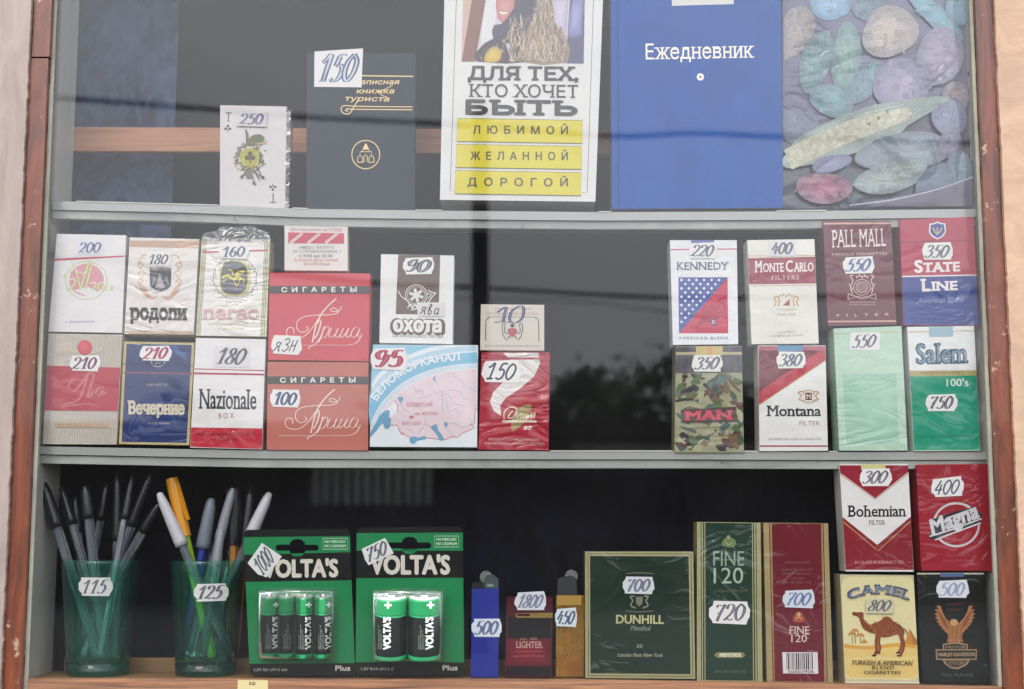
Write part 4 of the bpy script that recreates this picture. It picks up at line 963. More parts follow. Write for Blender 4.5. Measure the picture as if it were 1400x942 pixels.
# 24 Camel
t = pack('cream pack with a brown camel, palms and pyramids, price 800', 'V', [(96, 80), (617, 85), (657, 856), (132, 852)], '#CFC5A0', 'gloss')
p = t.part('panel', 'gloss'); p.poly([(106, 150), (125, 108), (160, 96), (560, 96), (600, 108), (620, 150), (650, 790), (640, 815), (610, 826), (170, 820), (140, 812), (130, 780)], '#E8DCA6')
p.poly([(124, 592), (640, 570), (650, 785), (610, 815), (170, 812), (134, 785)], '#E9C878'); p.stroke([(124, 585), (300, 600), (500, 578), (636, 592)], 26, '#E0A648', taper=False); p.stroke([(140, 700), (300, 668), (500, 680), (640, 660)], 18, '#EED48E', taper=True)
e = t.part('scene_print', 'gloss'); e.poly([(552, 570), (590, 465), (640, 545), (642, 580)], '#CF8A34'); e.poly([(590, 465), (640, 545), (642, 580), (615, 576)], '#B8742C'); e.poly([(240, 568), (266, 535), (296, 566)], '#C9893C')
for x, y in ((180, 500), (200, 478), (238, 510)):
    e.stroke([(x, y), (x + 4, 570)], 5, '#8C5A28')
    for k in range(7): a = -3.4 + k * .62; e.stroke([(x, y), (x + 16 * math.cos(a), y + 12 * math.sin(a)), (x + 30 * math.cos(a), y + 20 * math.sin(a) + 12)], 8, '#C98C3C', taper=True)
cm = t.part('camel_print', 'gloss'); BR_ = '#8C4420'; DK = '#4A2412'
cm.poly([(180, 350), (195, 345), (222, 348), (238, 345), (262, 352), (262, 400), (285, 430), (310, 436), (350, 418), (385, 405), (400, 385), (430, 377), (455, 388), (475, 412), (510, 430), (540, 455), (552, 490), (545, 520), (530, 528), (500, 505), (470, 515), (420, 526), (380, 520), (340, 500), (290, 485), (255, 458), (240, 420), (228, 385), (205, 372), (185, 368)], BR_, sm=2)
for q, w_ in (([(362, 490), (352, 560), (356, 610), (340, 652)], 22), ([(380, 505), (372, 560), (380, 600), (368, 635)], 15), ([(528, 500), (545, 555), (545, 600), (525, 650)], 20), ([(515, 505), (532, 560), (525, 600), (510, 632)], 15)): cm.stroke(q, w_, BR_); 
for q in ((340, 655), (370, 636), (512, 634), (518, 655)): cm.ell(q[0] - 4, q[1], 18, 7, DK, n=10)
rr = random.Random(3)
for k in range(60):
    x, y = rr.uniform(300, 530), rr.uniform(410, 505); cm.stroke([(x, y), (x + rr.uniform(-14, 14), y + rr.uniform(4, 16))], 4.5, rr.choice(['#C07A3C', '#B26632', '#6A3016', '#CF9450']), taper=True)
for k in range(14): x = 245 + k * 7; cm.stroke([(x, 380 + k * 6), (x + 10, 400 + k * 7)], 4, rr.choice(['#C07A3C', '#6A3016']), taper=True)
cm.stroke([(545, 460), (565, 485), (572, 505)], 6, DK); cm.stroke([(186, 356), (200, 362), (215, 360)], 3, DK); cm.ell(222, 354, 4, 3, DK, n=8)
l = t.part('lettering', 'gloss'); l.text('CAMEL', 0, 0, 0, 0, 62, '#4C5670', bold=.055, serif=True, path=[(160, 258), (230, 232), (310, 218), (380, 216), (450, 222), (520, 238), (580, 260)]); l.text('CAMEL', 0, 0, 0, 0, 52, '#8C92A8', bold=-.0, path=[(170, 252), (240, 228), (320, 214), (380, 212), (450, 218), (510, 232), (572, 254)])
l.text('TURKISH & AMERICAN', 172, 716, 606, 722, 28, '#3E3824', serif=True, bold=.015, shear=.15); l.text('BLEND', 318, 750, 475, 752, 26, '#3E3824', serif=True, bold=.01, space=1.2); l.text('CIGARETTES', 262, 782, 522, 784, 20, '#3E3824', serif=True, bold=.02)
l.poly([(130, 838), (655, 842), (656, 850), (132, 846)], '#EFE9D8')
t.tag((275, 245, 478, 356), '800', '#3E4150', fill='#8A8C98', shape='square', paper='#D4CDA8')
# 25 eagle pack
t = pack('black pack with a bronze eagle spreading its wings over a shield, price 500', 'V', [(640, 70), (1118, 70), (1166, 860), (681, 862)], '#050807', 'film')
band(t, 'white_line', 68, 68, 80, 80, '#B8B49C'); s_ = t.part('tax_stamp', 'paper'); s_.poly([(806, 70), (972, 70), (974, 96), (806, 98)], '#5A6A94')
e = t.part('emblem', 'film'); Z1 = '#B87848'
def wing(sx, ox):
    pts = [(0, 150)]
    tips = [(116, -2), (130, 18), (142, 44), (146, 72), (142, 100), (132, 128), (116, 152), (98, 176)]
    for i, (x, y) in enumerate(tips): pts += [(x - 14, y + 26 if i == 0 else y + 2), (x, y), (x - 16 - i * 2, y + 24 - i)]
    pts += [(70, 200), (40, 225), (0, 235)]
    inner = [(30, 140), (62, 110), (84, 70), (100, 20)]
    return [(ox + sx * x, 282 + y) for x, y in [(100, 20), (116, -2)] + pts[3:-1] + [(0, 235), (0, 150)] + inner]
for sx, ox in ((-1, 908), (1, 910)):
    e.poly(wing(sx, ox), Z1)
    for k in range(7): e.stroke([(ox + sx * (132 - k * 5), 310 + k * 19), (ox + sx * (104 - k * 5), 352 + k * 15), (ox + sx * (56 - k * 3), 420 + k * 10)], 4, '#6A3E22', taper=True)
e.poly([(868, 430), (912, 415), (952, 432), (968, 480), (960, 530), (972, 560), (940, 552), (930, 572), (912, 556), (892, 572), (880, 552), (852, 562), (862, 525), (856, 475)], '#A86C3E', sm=2)
for k in range(18): e.stroke([(872 + (k % 6) * 16, 455 + (k // 6) * 26), (878 + (k % 6) * 15, 470 + (k // 6) * 26)], 6, '#7A4A2A' if k % 2 else '#C48A58', taper=True)
e.poly([(885, 440), (872, 420), (880, 402), (902, 396), (924, 404), (930, 425), (915, 442)], '#D0A070', sm=2); e.poly([(876, 408), (858, 416), (866, 430), (880, 424)], '#8A6030'); e.ell(888, 411, 3.5, 3, '#20140C', n=8)
for sx in (-1, 1): e.stroke([(910 + sx * 22, 540), (910 + sx * 34, 560), (910 + sx * 40, 572)], 9, '#C48A58', taper=True)
e.poly([(822, 572), (912, 560), (1002, 574), (998, 612), (826, 612)], '#A98A68'); e.poly([(832, 580), (912, 570), (992, 582), (990, 610), (834, 610)], '#241C16')
e.poly([(772, 610), (1066, 610), (1062, 684), (776, 684)], '#A98A68'); e.poly([(780, 618), (1058, 618), (1054, 676), (784, 676)], '#1E1814')
e.poly([(820, 684), (1016, 684), (992, 722), (930, 752), (880, 745), (838, 715)], '#A98A68'); e.poly([(836, 688), (1000, 688), (980, 716), (928, 740), (882, 735), (850, 712)], '#4A3A2C')
l = t.part('lettering', 'film'); l.text('HARLEY-DAVIDSON', 790, 660, 1050, 658, 26, '#B89A78', bold=.03); l.text('MOTOR', 845, 604, 985, 604, 18, '#B89A78'); l.text('CYCLES', 866, 718, 975, 716, 20, '#A98A68')
l.text('GENUINE', 850, 296, 975, 294, 12, '#7A4A34'); l.text('TOBACCO', 850, 335, 958, 334, 12, '#7A4A34'); l.text('FULL FLAVOR', 815, 800, 1040, 804, 22, '#5E6460')
t.tag((776, 120, 1006, 248), '500', '#8A94B4', fill='#B4BCD4', paper='#E4E6EA')
# 26 Dunhill
t = pack('wide dark green pack with a double gold border and gold capitals', 'S', [(38, 240), (590, 240), (600, 890), (38, 885)], '#A9A478', 'film', depth=.022)
p = t.part('panel', 'film'); p.poly([(62, 262), (566, 264), (576, 866), (64, 862)], '#0B2618'); p = t.part('gold_line', 'film'); p.stroke([(52, 250), (578, 252), (588, 878), (54, 874)], 4, '#16341F', sm=0, closed=True)
l = t.part('lettering', 'film'); l.text('DUNHILL', 197, 606, 438, 608, 42, '#C9C28A', bold=.03); l.text('Menthol', 266, 642, 368, 644, 24, '#8FA088', shear=.3, serif=True); l.text('20', 300, 730, 330, 730, 16, '#A8B09A'); l.text('London Paris New York', 200, 776, 434, 778, 18, '#B4B898', shear=.3, serif=True)
e = t.part('emblem', 'film')
for sx in (-1, 1): e.stroke([(314 + sx * 18, 528), (314 + sx * 44, 515), (314 + sx * 34, 490), (314 + sx * 46, 470), (314 + sx * 24, 468)], 7, '#8C9078')
e.poly([(296, 470), (332, 470), (330, 505), (314, 520), (298, 505)], '#7C8468'); e.stroke([(245, 542), (314, 548), (385, 542)], 3, '#8C9078'); e.stroke([(245, 352), (314, 348), (385, 352)], 3, '#8C9078')
t.tag((230, 368, 390, 456), '700', '#55586A', paper='#DCDEE2')
# 27 green 120
t = pack('very tall slim dark green pack with gold side bars and the figure 120, price 720', 'S', [(609, 88), (934, 92), (944, 905), (609, 900)], '#A9A478', 'film')
p = t.part('panel', 'film'); p.poly([(640, 92), (900, 95), (908, 900), (640, 896)], '#0E3220'); p = t.part('gold_line', 'film'); p.stroke([(649, 92), (650, 896)], 5, '#A9A478', sm=0); p.stroke([(892, 94), (898, 900)], 5, '#A9A478', sm=0); p.stroke([(630, 92), (632, 896)], 4, '#14301F', sm=0); p.stroke([(910, 94), (917, 900)], 4, '#14301F', sm=0)
l = t.part('lettering', 'film'); l.text('120', 694, 402, 845, 402, 80, '#A8BCA0', bold=-.02); l.text('FINE', 692, 312, 850, 312, 75, '#8FA890', bold=-.02); l.stroke([(690, 282), (850, 282)], 3, '#8FA890', sm=0)
l.text('Deluxe Menthol', 700, 446, 865, 446, 16, '#6A6048', shear=.3); l.text('20 FILTER CIGARETTES', 700, 858, 858, 860, 12, '#5E7A58')
e = t.part('emblem', 'film'); e.poly([(742, 180), (770, 165), (806, 182), (800, 215), (740, 212)], '#6E8450', sm=2); e.ell(770, 166, 9, 10, '#A8A878', n=10); e.stroke([(756, 190), (770, 205), (788, 190)], 5, '#B0A880')
p = t.part('plaque', 'film'); p.poly([(696, 768), (712, 754), (842, 754), (858, 768), (842, 782), (712, 782)], '#8A8450'); p.text('MENTHOL', 724, 776, 838, 776, 16, '#F0EAD0', bold=.05, serif=True)
t.tag((672, 492, 882, 610), '720', '#33303A', fill='#9A96A0')
# 28 red 120
t = pack('very tall slim dark red pack with gold side bars and a barcode, price 700', 'T', [(388, 92), (718, 95), (744, 910), (406, 905)], '#A9956A', 'film')
p = t.part('panel', 'film'); p.poly([(430, 95), (682, 97), (700, 906), (445, 903)], '#6C0C20'); p = t.part('gold_line', 'film')
for a, b, c_ in ((418, 438, '#5E1020'), (424, 444, '#A9803A'), (684, 706, '#A9803A'), (692, 714, '#5E1020')): p.stroke([(a, 96), (b, 904)], 4.5, c_, sm=0)
l = t.part('lettering', 'film'); l.text('FINE', 518, 660, 622, 660, 38, '#E4C8BC', serif=True, bold=-.01); l.text('120', 530, 702, 610, 702, 38, '#E4C8BC', bold=-.01); l.stroke([(600, 662), (622, 662)], 3, '#E4C8BC', sm=0)
for y, s_, a, b in ((300, 'AMERICAN BLEND', 495, 625), (338, 'SUPERIOR QUALITY', 480, 640), (358, 'FINE TOBACCO', 488, 634), (382, 'KING SIZE', 525, 595), (402, '20 FILTER 120', 492, 630)): l.text(s_, a, y, b, y, 11, '#8A5A5C')
e = t.part('emblem', 'film'); e.poly([(538, 595), (548, 560), (568, 548), (588, 558), (598, 594), (568, 602)], '#B0523C', sm=2); e.ell(568, 560, 10, 12, '#D8A878', n=10); e.stroke([(552, 585), (568, 574), (584, 585)], 5, '#D8A878')
b_ = t.part('barcode', 'paper'); b_.poly([(484, 754), (664, 754), (668, 864), (488, 862)], '#E6DCDC'); rr = random.Random(8); x = 504
while x < 640: w_ = rr.choice([2, 3, 5, 6]); b_.poly([(x, 758), (x + w_, 758), (x + w_ + 2, 842), (x + 2, 842)], '#2A1A24'); x += w_ + rr.choice([3, 4, 6])
b_.text('50002906', 512, 860, 645, 860, 15, '#3A2A34')
t.tag((486, 436, 650, 528), '700', '#4A6494', fill='#8A9CC0', paper='#DCE0E6')

# ------------------------------------------------------------------ books and cards on the top shelf
t = pack('deck of playing cards showing the ace of clubs with a bouquet, price 250', 'X', [(6, 52), (541, 62), (528, 888), (3, 880)], '#DCD4D2', 'card', Y=.016, depth=.018, name='card_deck', cat='playing cards', group=None)
l = t.part('lettering', 'card'); l.text('Т', 48, 184, 95, 186, 72, '#4A4648', serif=True, bold=-.01)
l.stroke([(432, 760), (433, 835)], 9, '#4A4648', sm=0); l.stroke([(408, 836), (456, 838)], 7, '#4A4648', sm=0); l.stroke([(408, 826), (408, 838)], 5, '#4A4648', sm=0); l.stroke([(456, 826), (456, 838)], 5, '#4A4648', sm=0)
for cx, cy, s_ in ((68, 240, 1), (430, 712, -1)):
    for dx, dy in ((0, -20), (-18, 2), (18, 2)): l.ell(cx + dx, cy + dy * s_, 11, 11, '#4A4648', n=10)
    l.stroke([(cx, cy), (cx, cy + 24 * s_)], 8, '#4A4648', sm=0)
e = t.part('emblem', 'card'); GR = '#6E6C3A'
rr = random.Random(19); t.cyc = t.lift
for k in range(64):
    a = rr.uniform(0, 6.28); r0 = rr.uniform(70, 128); x, y = 250 + r0 * math.cos(a) * .95, 478 + r0 * math.sin(a) * .98
    if x > 350 and y < 420: continue
    u = a + rr.uniform(-.9, .9); e.stroke([(x, y), (x + 12 * math.cos(u), y + 12 * math.sin(u)), (x + 24 * math.cos(u + .4), y + 24 * math.sin(u + .4))], rr.uniform(7, 14), rr.choice(['#5E5C40', '#7C7430', '#8A8048', '#4E4E38', '#A29A50']), taper=True)
t.cyc = None; t.lift += 2.1e-4
e.poly([(250 + (84 + 7 * math.sin(k * 2.1)) * math.cos(k * .35), 478 + (84 + 7 * math.cos(k * 1.7)) * math.sin(k * .35)) for k in range(18)], '#B2A848', sm=2); e.stroke([(200, 440), (190, 490), (215, 540), (265, 552), (305, 520), (312, 465), (290, 425)], 8, '#D2CA6A', taper=True)
for dx, dy in ((0, -26), (-23, 6), (23, 6)): e.ell(248 + dx, 470 + dy, 19, 20, '#4E4A30', n=12)
e.stroke([(248, 465), (248, 500), (246, 518)], 11, '#4E4A30')
for k in range(9): e.stroke([(205 + k * 11, 545 - abs(k - 4) * 3), (212 + k * 10, 575 - abs(k - 4) * 5)], 9, ['#7C7430', '#5E5C40', '#A29A50'][k % 3], taper=True)
e.poly([(210, 370), (260, 300), (330, 288), (365, 320), (350, 345), (300, 372), (245, 378)], '#6A6E48', sm=3); e.stroke([(212, 250), (225, 300), (220, 360)], 24, '#6A6E48', taper=True); e.stroke([(290, 365), (350, 360), (388, 342)], 14, '#C8A87C', taper=True)
rr = random.Random(9)
for k in range(34):
    a = rr.uniform(1.7, 4.6); r0 = rr.uniform(92, 120); x, y = 250 + r0 * math.cos(a) * 1.05, 470 + r0 * math.sin(a); e.ell(x, y, rr.uniform(5, 11), rr.uniform(5, 9), rr.choice(['#5E5C40', '#7C7430', '#8A8048']), n=8)
for k in range(16):
    a = rr.uniform(-1.0, .5); r0 = rr.uniform(82, 100); e.ell(250 + r0 * math.cos(a), 470 + r0 * math.sin(a), 9, 12, rr.choice(['#5E5C40', '#8A8048']), n=8)
for q in ([(230, 575), (205, 600), (182, 630)], [(250, 580), (270, 640), (280, 680)], [(270, 570), (310, 610), (352, 636)], [(300, 545), (325, 590), (340, 630)], [(285, 590), (325, 655)]): e.stroke(q, 8, '#5E5C40')
for q in ((182, 630), (280, 680), (352, 636)): e.ell(q[0], q[1], 14, 12, '#5E5048', n=9)
e.ell(240, 612, 30, 30, '#77746A')
w_ = t.part('wrapper_edge', 'crinkle'); w_.add([t.w(541, 85, .0), t.w(575, 92, .0), t.w(560, 884, 0), t.w(528, 884, 0), t.w(575, 92, -.014), t.w(560, 884, -.014)], [(0, 1, 2, 3), (1, 4, 5, 2)], '#FFFFFF')
# written on the deck itself
tg, nm = t.tag((140, 108, 388, 226), '250', '#3E4670', fill='#9AA0BC', shape='square', paper='#DCD4D2')
# notebook
t = Thing('notebook', 'dark slate tourist notebook with gilt line, gilt chapel emblem and a 150 slip', 'notebook', crop='W', Y=.020); t.body([(80, 50), (687, 52), (684, 946), (76, 942)], .012, '#303842', 'cloth'); t.mat = 'cloth'
GO = '#CBB07A'
l = t.part('lettering', 'gold')
l.stroke([(385, 178), (676, 182)], 6, GO, sm=0); l.text('записная', 352, 226, 592, 226, 21, GO, shear=.3, xh=True, bold=.02); l.text('книжка', 358, 277, 565, 277, 21, GO, shear=.3, xh=True, bold=.02); l.text('туриста', 290, 318, 538, 322, 21, GO, shear=.3, xh=True, bold=.02)
l.stroke([(672, 353), (380, 350), (290, 346), (272, 364), (285, 388), (318, 390), (345, 350), (375, 300)], 5, GO); l.stroke([(672, 369), (345, 366), (310, 362), (296, 372), (312, 378)], 5, GO); l.stroke([(560, 232), (490, 275), (530, 300)], 4, GO)
e = t.part('emblem', 'gold'); e.ell(410, 620, 78, 79, GO, ring=5, n=36)
for q in ([(365, 662), (365, 635), (378, 626), (392, 635), (392, 662)], [(428, 662), (428, 635), (440, 626), (455, 635), (455, 662)], [(400, 662), (400, 630), (410, 620), (418, 630), (418, 662)], [(378, 626), (378, 604), (442, 604), (442, 626)], [(390, 602), (394, 590), (426, 590), (430, 602)]): e.stroke(q, 4, GO, sm=0)
e.stroke([(362, 663), (396, 663)], 4, GO, sm=0); e.stroke([(424, 663), (458, 663)], 4, GO, sm=0); e.poly([(396, 588), (400, 574), (410, 556), (420, 574), (426, 588)], GO, sm=2)
t.tag((120, 30, 396, 242), '150', '#5E6A8A', fill='#D8DAE2', pts=[(123, 43), (395, 26), (386, 244), (121, 241)], w=24)
# how-to book
t = Thing('book', 'thick white paperback with three yellow title bars and a fair haired portrait', 'book', crop='B', Y=.010); t.body([(632, -60), (1292, -60), (1258, 838), (612, 830)], .036, '#E6E4DE', 'gloss', '#C4BFB6', .0012); t.mat = 'gloss'
f = t.part('frame_line', 'gloss'); f.stroke([(690, 794), (655, 793), (682, -50)], 3, '#8A857C', sm=0); f.stroke([(1205, 800), (1224, 800), (1252, -50)], 3, '#8A857C', sm=0)
t.crop = 'Y'
ph = t.part('cover_photo', 'gloss'); ph.poly([(195, -70), (1165, -70), (1155, 508), (178, 492)], '#D6CCD2')
ph.poly([(195, -70), (275, -70), (200, 470), (180, 490)], '#D8B0A0'); ph.poly([(275, -70), (385, -70), (290, 492), (182, 492)], '#8A5A48'); ph.poly([(385, -70), (480, -70), (430, 320), (330, 350)], '#E6E2E2'); ph.poly([(1050, -70), (1165, -70), (1155, 508), (1010, 506)], '#5A5A78')
ph.fan([(1070, -60), (1160, -60), (1140, 280), (1080, 305), (1030, 290), (1030, 200)], '#A6A8D6', '#6E70A0'); ph.fan([(900, -60), (1040, -60), (1010, 320), (900, 240)], '#D8CCDC', '#B4AAC8')
ph.fan([(455, -60), (610, -60), (606, 60), (570, 140), (510, 188), (470, 150), (455, 60)], '#DC9C94', '#C47E78'); ph.poly([(478, 88), (510, 96), (552, 92), (535, 112), (500, 114)], '#F0E6E2', sm=2)
ph.stroke([(470, 84), (512, 90), (558, 88)], 6, '#A84A50')
ph.poly([(440, 200), (500, 190), (600, 60), (620, -70), (780, -70), (800, 100), (820, 400), (640, 500), (560, 400), (430, 300)], '#4E4858', sm=2)
ph.poly([(300, 492), (330, 380), (430, 310), (560, 290), (680, 350), (760, 492)], '#4A4048', sm=2)
ph.fan(smooth([(370, 492), (372, 430), (420, 378), (480, 380), (500, 440), (470, 492)], 3, True)[:-1], '#E6C85A', '#C9A23A')
ph.poly([(530, 340), (570, 350), (610, 492), (580, 492)], '#D8D0CC')
ph.poly([(640, 492), (680, 320), (780, 120), (780, -70), (900, -70), (920, 180), (1010, 290), (1025, 500)], '#A08C78', sm=2)
rr = random.Random(21)
ph.th.cyc = t.lift
for k in range(420):
    x = rr.uniform(560, 1010); y = rr.uniform(-60, 460)
    if x < 740 and y < 110 or x > 900 and y < 240 - (1000 - x): continue
    c_ = rr.choice(['#D2C0A4', '#B49A80', '#8A7260', '#DCCEB8', '#6A5A56', '#C4A888', '#9C8890']); L_ = rr.uniform(50, 150)
    x2 = x + rr.uniform(-30, 30); ph.stroke([(x, y), (x + rr.uniform(-22, 22), min(485, y + L_ * .5)), (x2, min(488, y + L_))], rr.uniform(4, 10), c_, taper=True)
for k in range(60):
    x = rr.uniform(310, 640); y = 400 - (x - 310) * .45 + rr.uniform(-10, 90)
    if y < 480 and not (370 < x < 500 and y > 380): ph.stroke([(x, y), (x + rr.uniform(-16, 16), min(485, y + rr.uniform(15, 40)))], rr.uniform(4, 10), rr.choice(['#B8A890', '#2E2630', '#7A6A60', '#D0BEA4']), taper=True)
for k in range(120):
    x = rr.uniform(560, 1000); y = rr.uniform(-70, 470)
    if x < 760 and y < 130: continue
    if x > 930 and y < 200: continue
    a_ = rr.gauss(1.35, .55); L_ = rr.uniform(12, 42); w_ = rr.uniform(4, 12)
    ph.stroke([(x, y), (x + L_ * .5 * math.cos(a_ + .5), min(486, y + L_ * .5 * math.sin(a_))), (x + L_ * math.cos(a_), min(488, y + L_ * math.sin(a_)))], w_, rr.choice(['#D8C8B0', '#7A665C', '#C4A888', '#8A7868', '#B09A86']), taper=True)
t.cyc = None; t.lift += 2.2e-4; t.crop = 'B'
l = t.part('lettering', 'gloss'); DKT = '#3A3632'
l.text('ДЛЯ ТЕХ,', 730, 330, 1186, 334, 52, DKT, serif=True, bold=.045); l.text('КТО ХОЧЕТ', 733, 402, 1186, 406, 50, DKT, serif=True, bold=.012); l.text('БЫТЬ', 722, 473, 1180, 478, 54, DKT, serif=True, bold=.07)
for y, s_ in ((492, 'ЛЮБИМОЙ'), (600, 'ЖЕЛАННОЙ'), (709, 'ДОРОГОЙ')):
    d = (y - 492) / 217; b_ = t.part('title_bar', 'gloss'); x0, x1 = 686 - 9 * d, 1204 - 5 * d
    b_.poly([(x0, y), (x1, y + 9), (x1 - 1, y + 104), (x0 - 3, y + 96)], '#E2D22E'); b_.stroke([(x0 - 1, y), (x1, y + 9), (x1 - 1, y + 104), (x0 - 4, y + 96)], 2.5, '#7A742E', sm=0, closed=True)
    b_.text(s_, (750, 740, 727)[(492, 600, 709).index(y)], y + 64, 1143, y + 66, 32, '#4A4632', bold=.03, space=2.0)
# diary
t = Thing('book', 'royal blue cloth bound diary with gilt lettering and a small gilt rosette', 'book', crop='C', Y=.013); t.body([(36, -60), (598, -60), (605, 686), (40, 690)], .026, '#2C5CAA', 'cloth', '#6A6E74', .0015); t.mat = 'cloth'
h = t.part('hinge_groove', 'cloth'); h.stroke([(58, -55), (62, 682)], 5, '#234C92', sm=0)
l = t.part('lettering', 'gold'); l.text('Ежедневник', 152, 196, 510, 190, 50, '#D8CCB8', serif=True, bold=.0)
for k in range(8): a = k * math.pi / 4; l.ell(332 + 8 * math.cos(a), 254 + 8 * math.sin(a), 4.5, 4.5, '#D8CCB8', n=8)
t.lift += 2e-4; g = t.part('price_tag', 'paper'); g.poly([(236, -50), (442, -50), (442, 14), (238, 20)], '#E6E2DE')
# printed vegetable bag
t = Thing('printed_bag', 'large plastic bag printed with vegetables, corn and pears, at the right of the top shelf', 'bag', crop='C', Y=.020)
bg_ = t.part('body', 'bag'); fr, bk = [], []; nx, ny = 14, 10
for k, (dy0) in enumerate((0, .028)):
    G0 = [[t.w(602 + (1232 - 602) * i / nx, -60 + 752 * j / ny, 0) for i in range(nx + 1)] for j in range(ny + 1)]
    for j in range(ny + 1):
        for i in range(nx + 1):
            e_ = min(i, nx - i, (ny - j) * 1.2) / 3; q = G0[j][i]; q.y += dy0 + (.0 if dy0 else .001)
    V = [q for r in G0 for q in r]; F = [(j * (nx + 1) + i, j * (nx + 1) + i + 1, (j + 1) * (nx + 1) + i + 1, (j + 1) * (nx + 1) + i) for j in range(ny) for i in range(nx)]
    bg_.add(V, F, '#4A4258')
a = [t.w(602, -60, -.001), t.w(1232, -60, -.001), t.w(1232, 692, -.001), t.w(602, 692, -.001)]; b = [v + Vector((0, .027, 0)) for v in a]
bg_.add(a + b, [(0, 1, 5, 4), (1, 2, 6, 5), (2, 3, 7, 6), (3, 0, 4, 7)], '#5A5A68'); t.lift = 1e-4
v = t.part('vegetable_print', 'bag')
def veg(cx, cy, rx, ry, rot, c1, c2, wob=.06):
    rr = random.Random(int(cx * 7 + cy)); ph_ = rr.uniform(0, 6); n = 26; q = []
    for k in range(n):
        a = 2 * math.pi * k / n; r = 1 + wob * math.sin(2 * a + ph_) + wob * .6 * math.sin(3 * a + ph_ * 2); x, y = rx * r * math.cos(a), ry * r * math.sin(a)
        q.append((max(606, min(1226, cx + x * math.cos(rot) - y * math.sin(rot))), max(-58, min(686, cy + x * math.sin(rot) + y * math.cos(rot)))))
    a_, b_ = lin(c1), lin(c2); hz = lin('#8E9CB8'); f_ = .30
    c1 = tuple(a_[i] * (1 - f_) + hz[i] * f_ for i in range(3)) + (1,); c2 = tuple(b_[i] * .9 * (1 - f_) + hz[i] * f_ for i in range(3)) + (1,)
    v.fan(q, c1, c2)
    if min(rx, ry) < 30: return
    t.cyc = t.lift + 1e-5
    for k in range(26):
        a = rr.uniform(0, 6.28); d = rr.uniform(.1, .82) ** .7; x, y = rx * d * math.cos(a), ry * d * math.sin(a)
        X_, Y_ = cx + x * math.cos(rot) - y * math.sin(rot), cy + x * math.sin(rot) + y * math.cos(rot)
        if not (616 < X_ < 1216 and -48 < Y_ < 676): continue
        g_ = rr.uniform(.72, 1.32); cc_ = tuple(min(1, (c1[i] * (1 - d) + c2[i] * d) * g_) for i in range(3)) + (1,)
        e1, e2 = rx * rr.uniform(.05, .22), ry * rr.uniform(.05, .20); v.poly([(X_ + e1 * rr.uniform(.7, 1.3) * math.cos(j * .9), Y_ + e2 * rr.uniform(.7, 1.3) * math.sin(j * .9)) for j in range(7)], cc_, sm=2)
    t.cyc = None; t.lift += 2.1e-4
v.poly([(604, -58), (1228, -58), (1228, 300), (604, 420)], '#605E7C'); v.poly([(604, 560), (1228, 560), (1230, 688), (604, 688)], '#3E4250')
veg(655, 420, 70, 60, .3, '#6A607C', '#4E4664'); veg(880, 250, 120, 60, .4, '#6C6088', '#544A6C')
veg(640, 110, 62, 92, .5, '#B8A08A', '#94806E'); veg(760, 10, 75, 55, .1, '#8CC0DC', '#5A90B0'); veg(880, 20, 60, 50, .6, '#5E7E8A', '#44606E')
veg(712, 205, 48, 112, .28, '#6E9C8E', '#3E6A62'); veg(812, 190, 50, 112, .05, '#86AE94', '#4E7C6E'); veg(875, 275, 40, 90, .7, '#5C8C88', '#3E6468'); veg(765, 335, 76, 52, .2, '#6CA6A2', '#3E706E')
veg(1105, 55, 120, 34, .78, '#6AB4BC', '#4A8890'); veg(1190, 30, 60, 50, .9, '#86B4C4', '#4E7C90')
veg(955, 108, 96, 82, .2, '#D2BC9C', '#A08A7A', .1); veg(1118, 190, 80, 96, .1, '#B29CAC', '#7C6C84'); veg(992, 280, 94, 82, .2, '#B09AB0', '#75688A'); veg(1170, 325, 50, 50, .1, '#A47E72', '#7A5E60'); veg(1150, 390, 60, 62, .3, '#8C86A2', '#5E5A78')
v.poly([(640, 470), (720, 420), (900, 350), (1100, 322), (1150, 335), (1010, 420), (960, 470), (800, 520), (620, 560), (606, 530)], '#8C9890', sm=2)
v.poly([(606, 520), (700, 440), (860, 380), (960, 370), (860, 430), (700, 500), (606, 545)], '#A9B6AC', sm=2)
t.cyc = t.lift; rr = random.Random(2)
for r in range(5):
    for k in range(34):
        f = k / 33; x = 615 + 390 * f + r * 5; y = 528 - 150 * f - 14 * math.sin(f * 3.1) + (r - 2) * 13 * (1 - .55 * f ** 3)
        v.ell(x, y, 9.5, 8.5, rr.choice(['#BDB99C', '#B7B395', '#C6C2A8', '#B0AC92']), n=7, rot=-.4)
t.cyc = None; t.lift += 2.2e-4
v.stroke([(1010, 400), (1080, 350), (1150, 335)], 14, '#8CA09A', taper=True); v.stroke([(640, 470), (800, 400), (1000, 350)], 8, '#9CB4A4', taper=True)
veg(1000, 505, 165, 60, -.18, '#8C9490', '#5E6A68', .08); veg(960, 585, 135, 48, -.3, '#B4BCA8', '#76867A', .08); veg(1150, 480, 40, 46, .2, '#7C6478', '#584A60')
veg(735, 625, 98, 48, .08, '#BC3048', '#7A2236'); veg(1120, 600, 90, 50, -.5, '#3E6070', '#2C3A48', .12); veg(1185, 560, 45, 60, .2, '#5A8088', '#33505C', .15); veg(760, 545, 70, 26, -.2, '#7A6C98', '#54486C')
v.poly([(870, 686), (1040, 640), (1226, 596), (1226, 686)], '#5E5468'); v.stroke([(820, 682), (960, 664), (1100, 632), (1224, 590)], 5, '#A8B4BC')

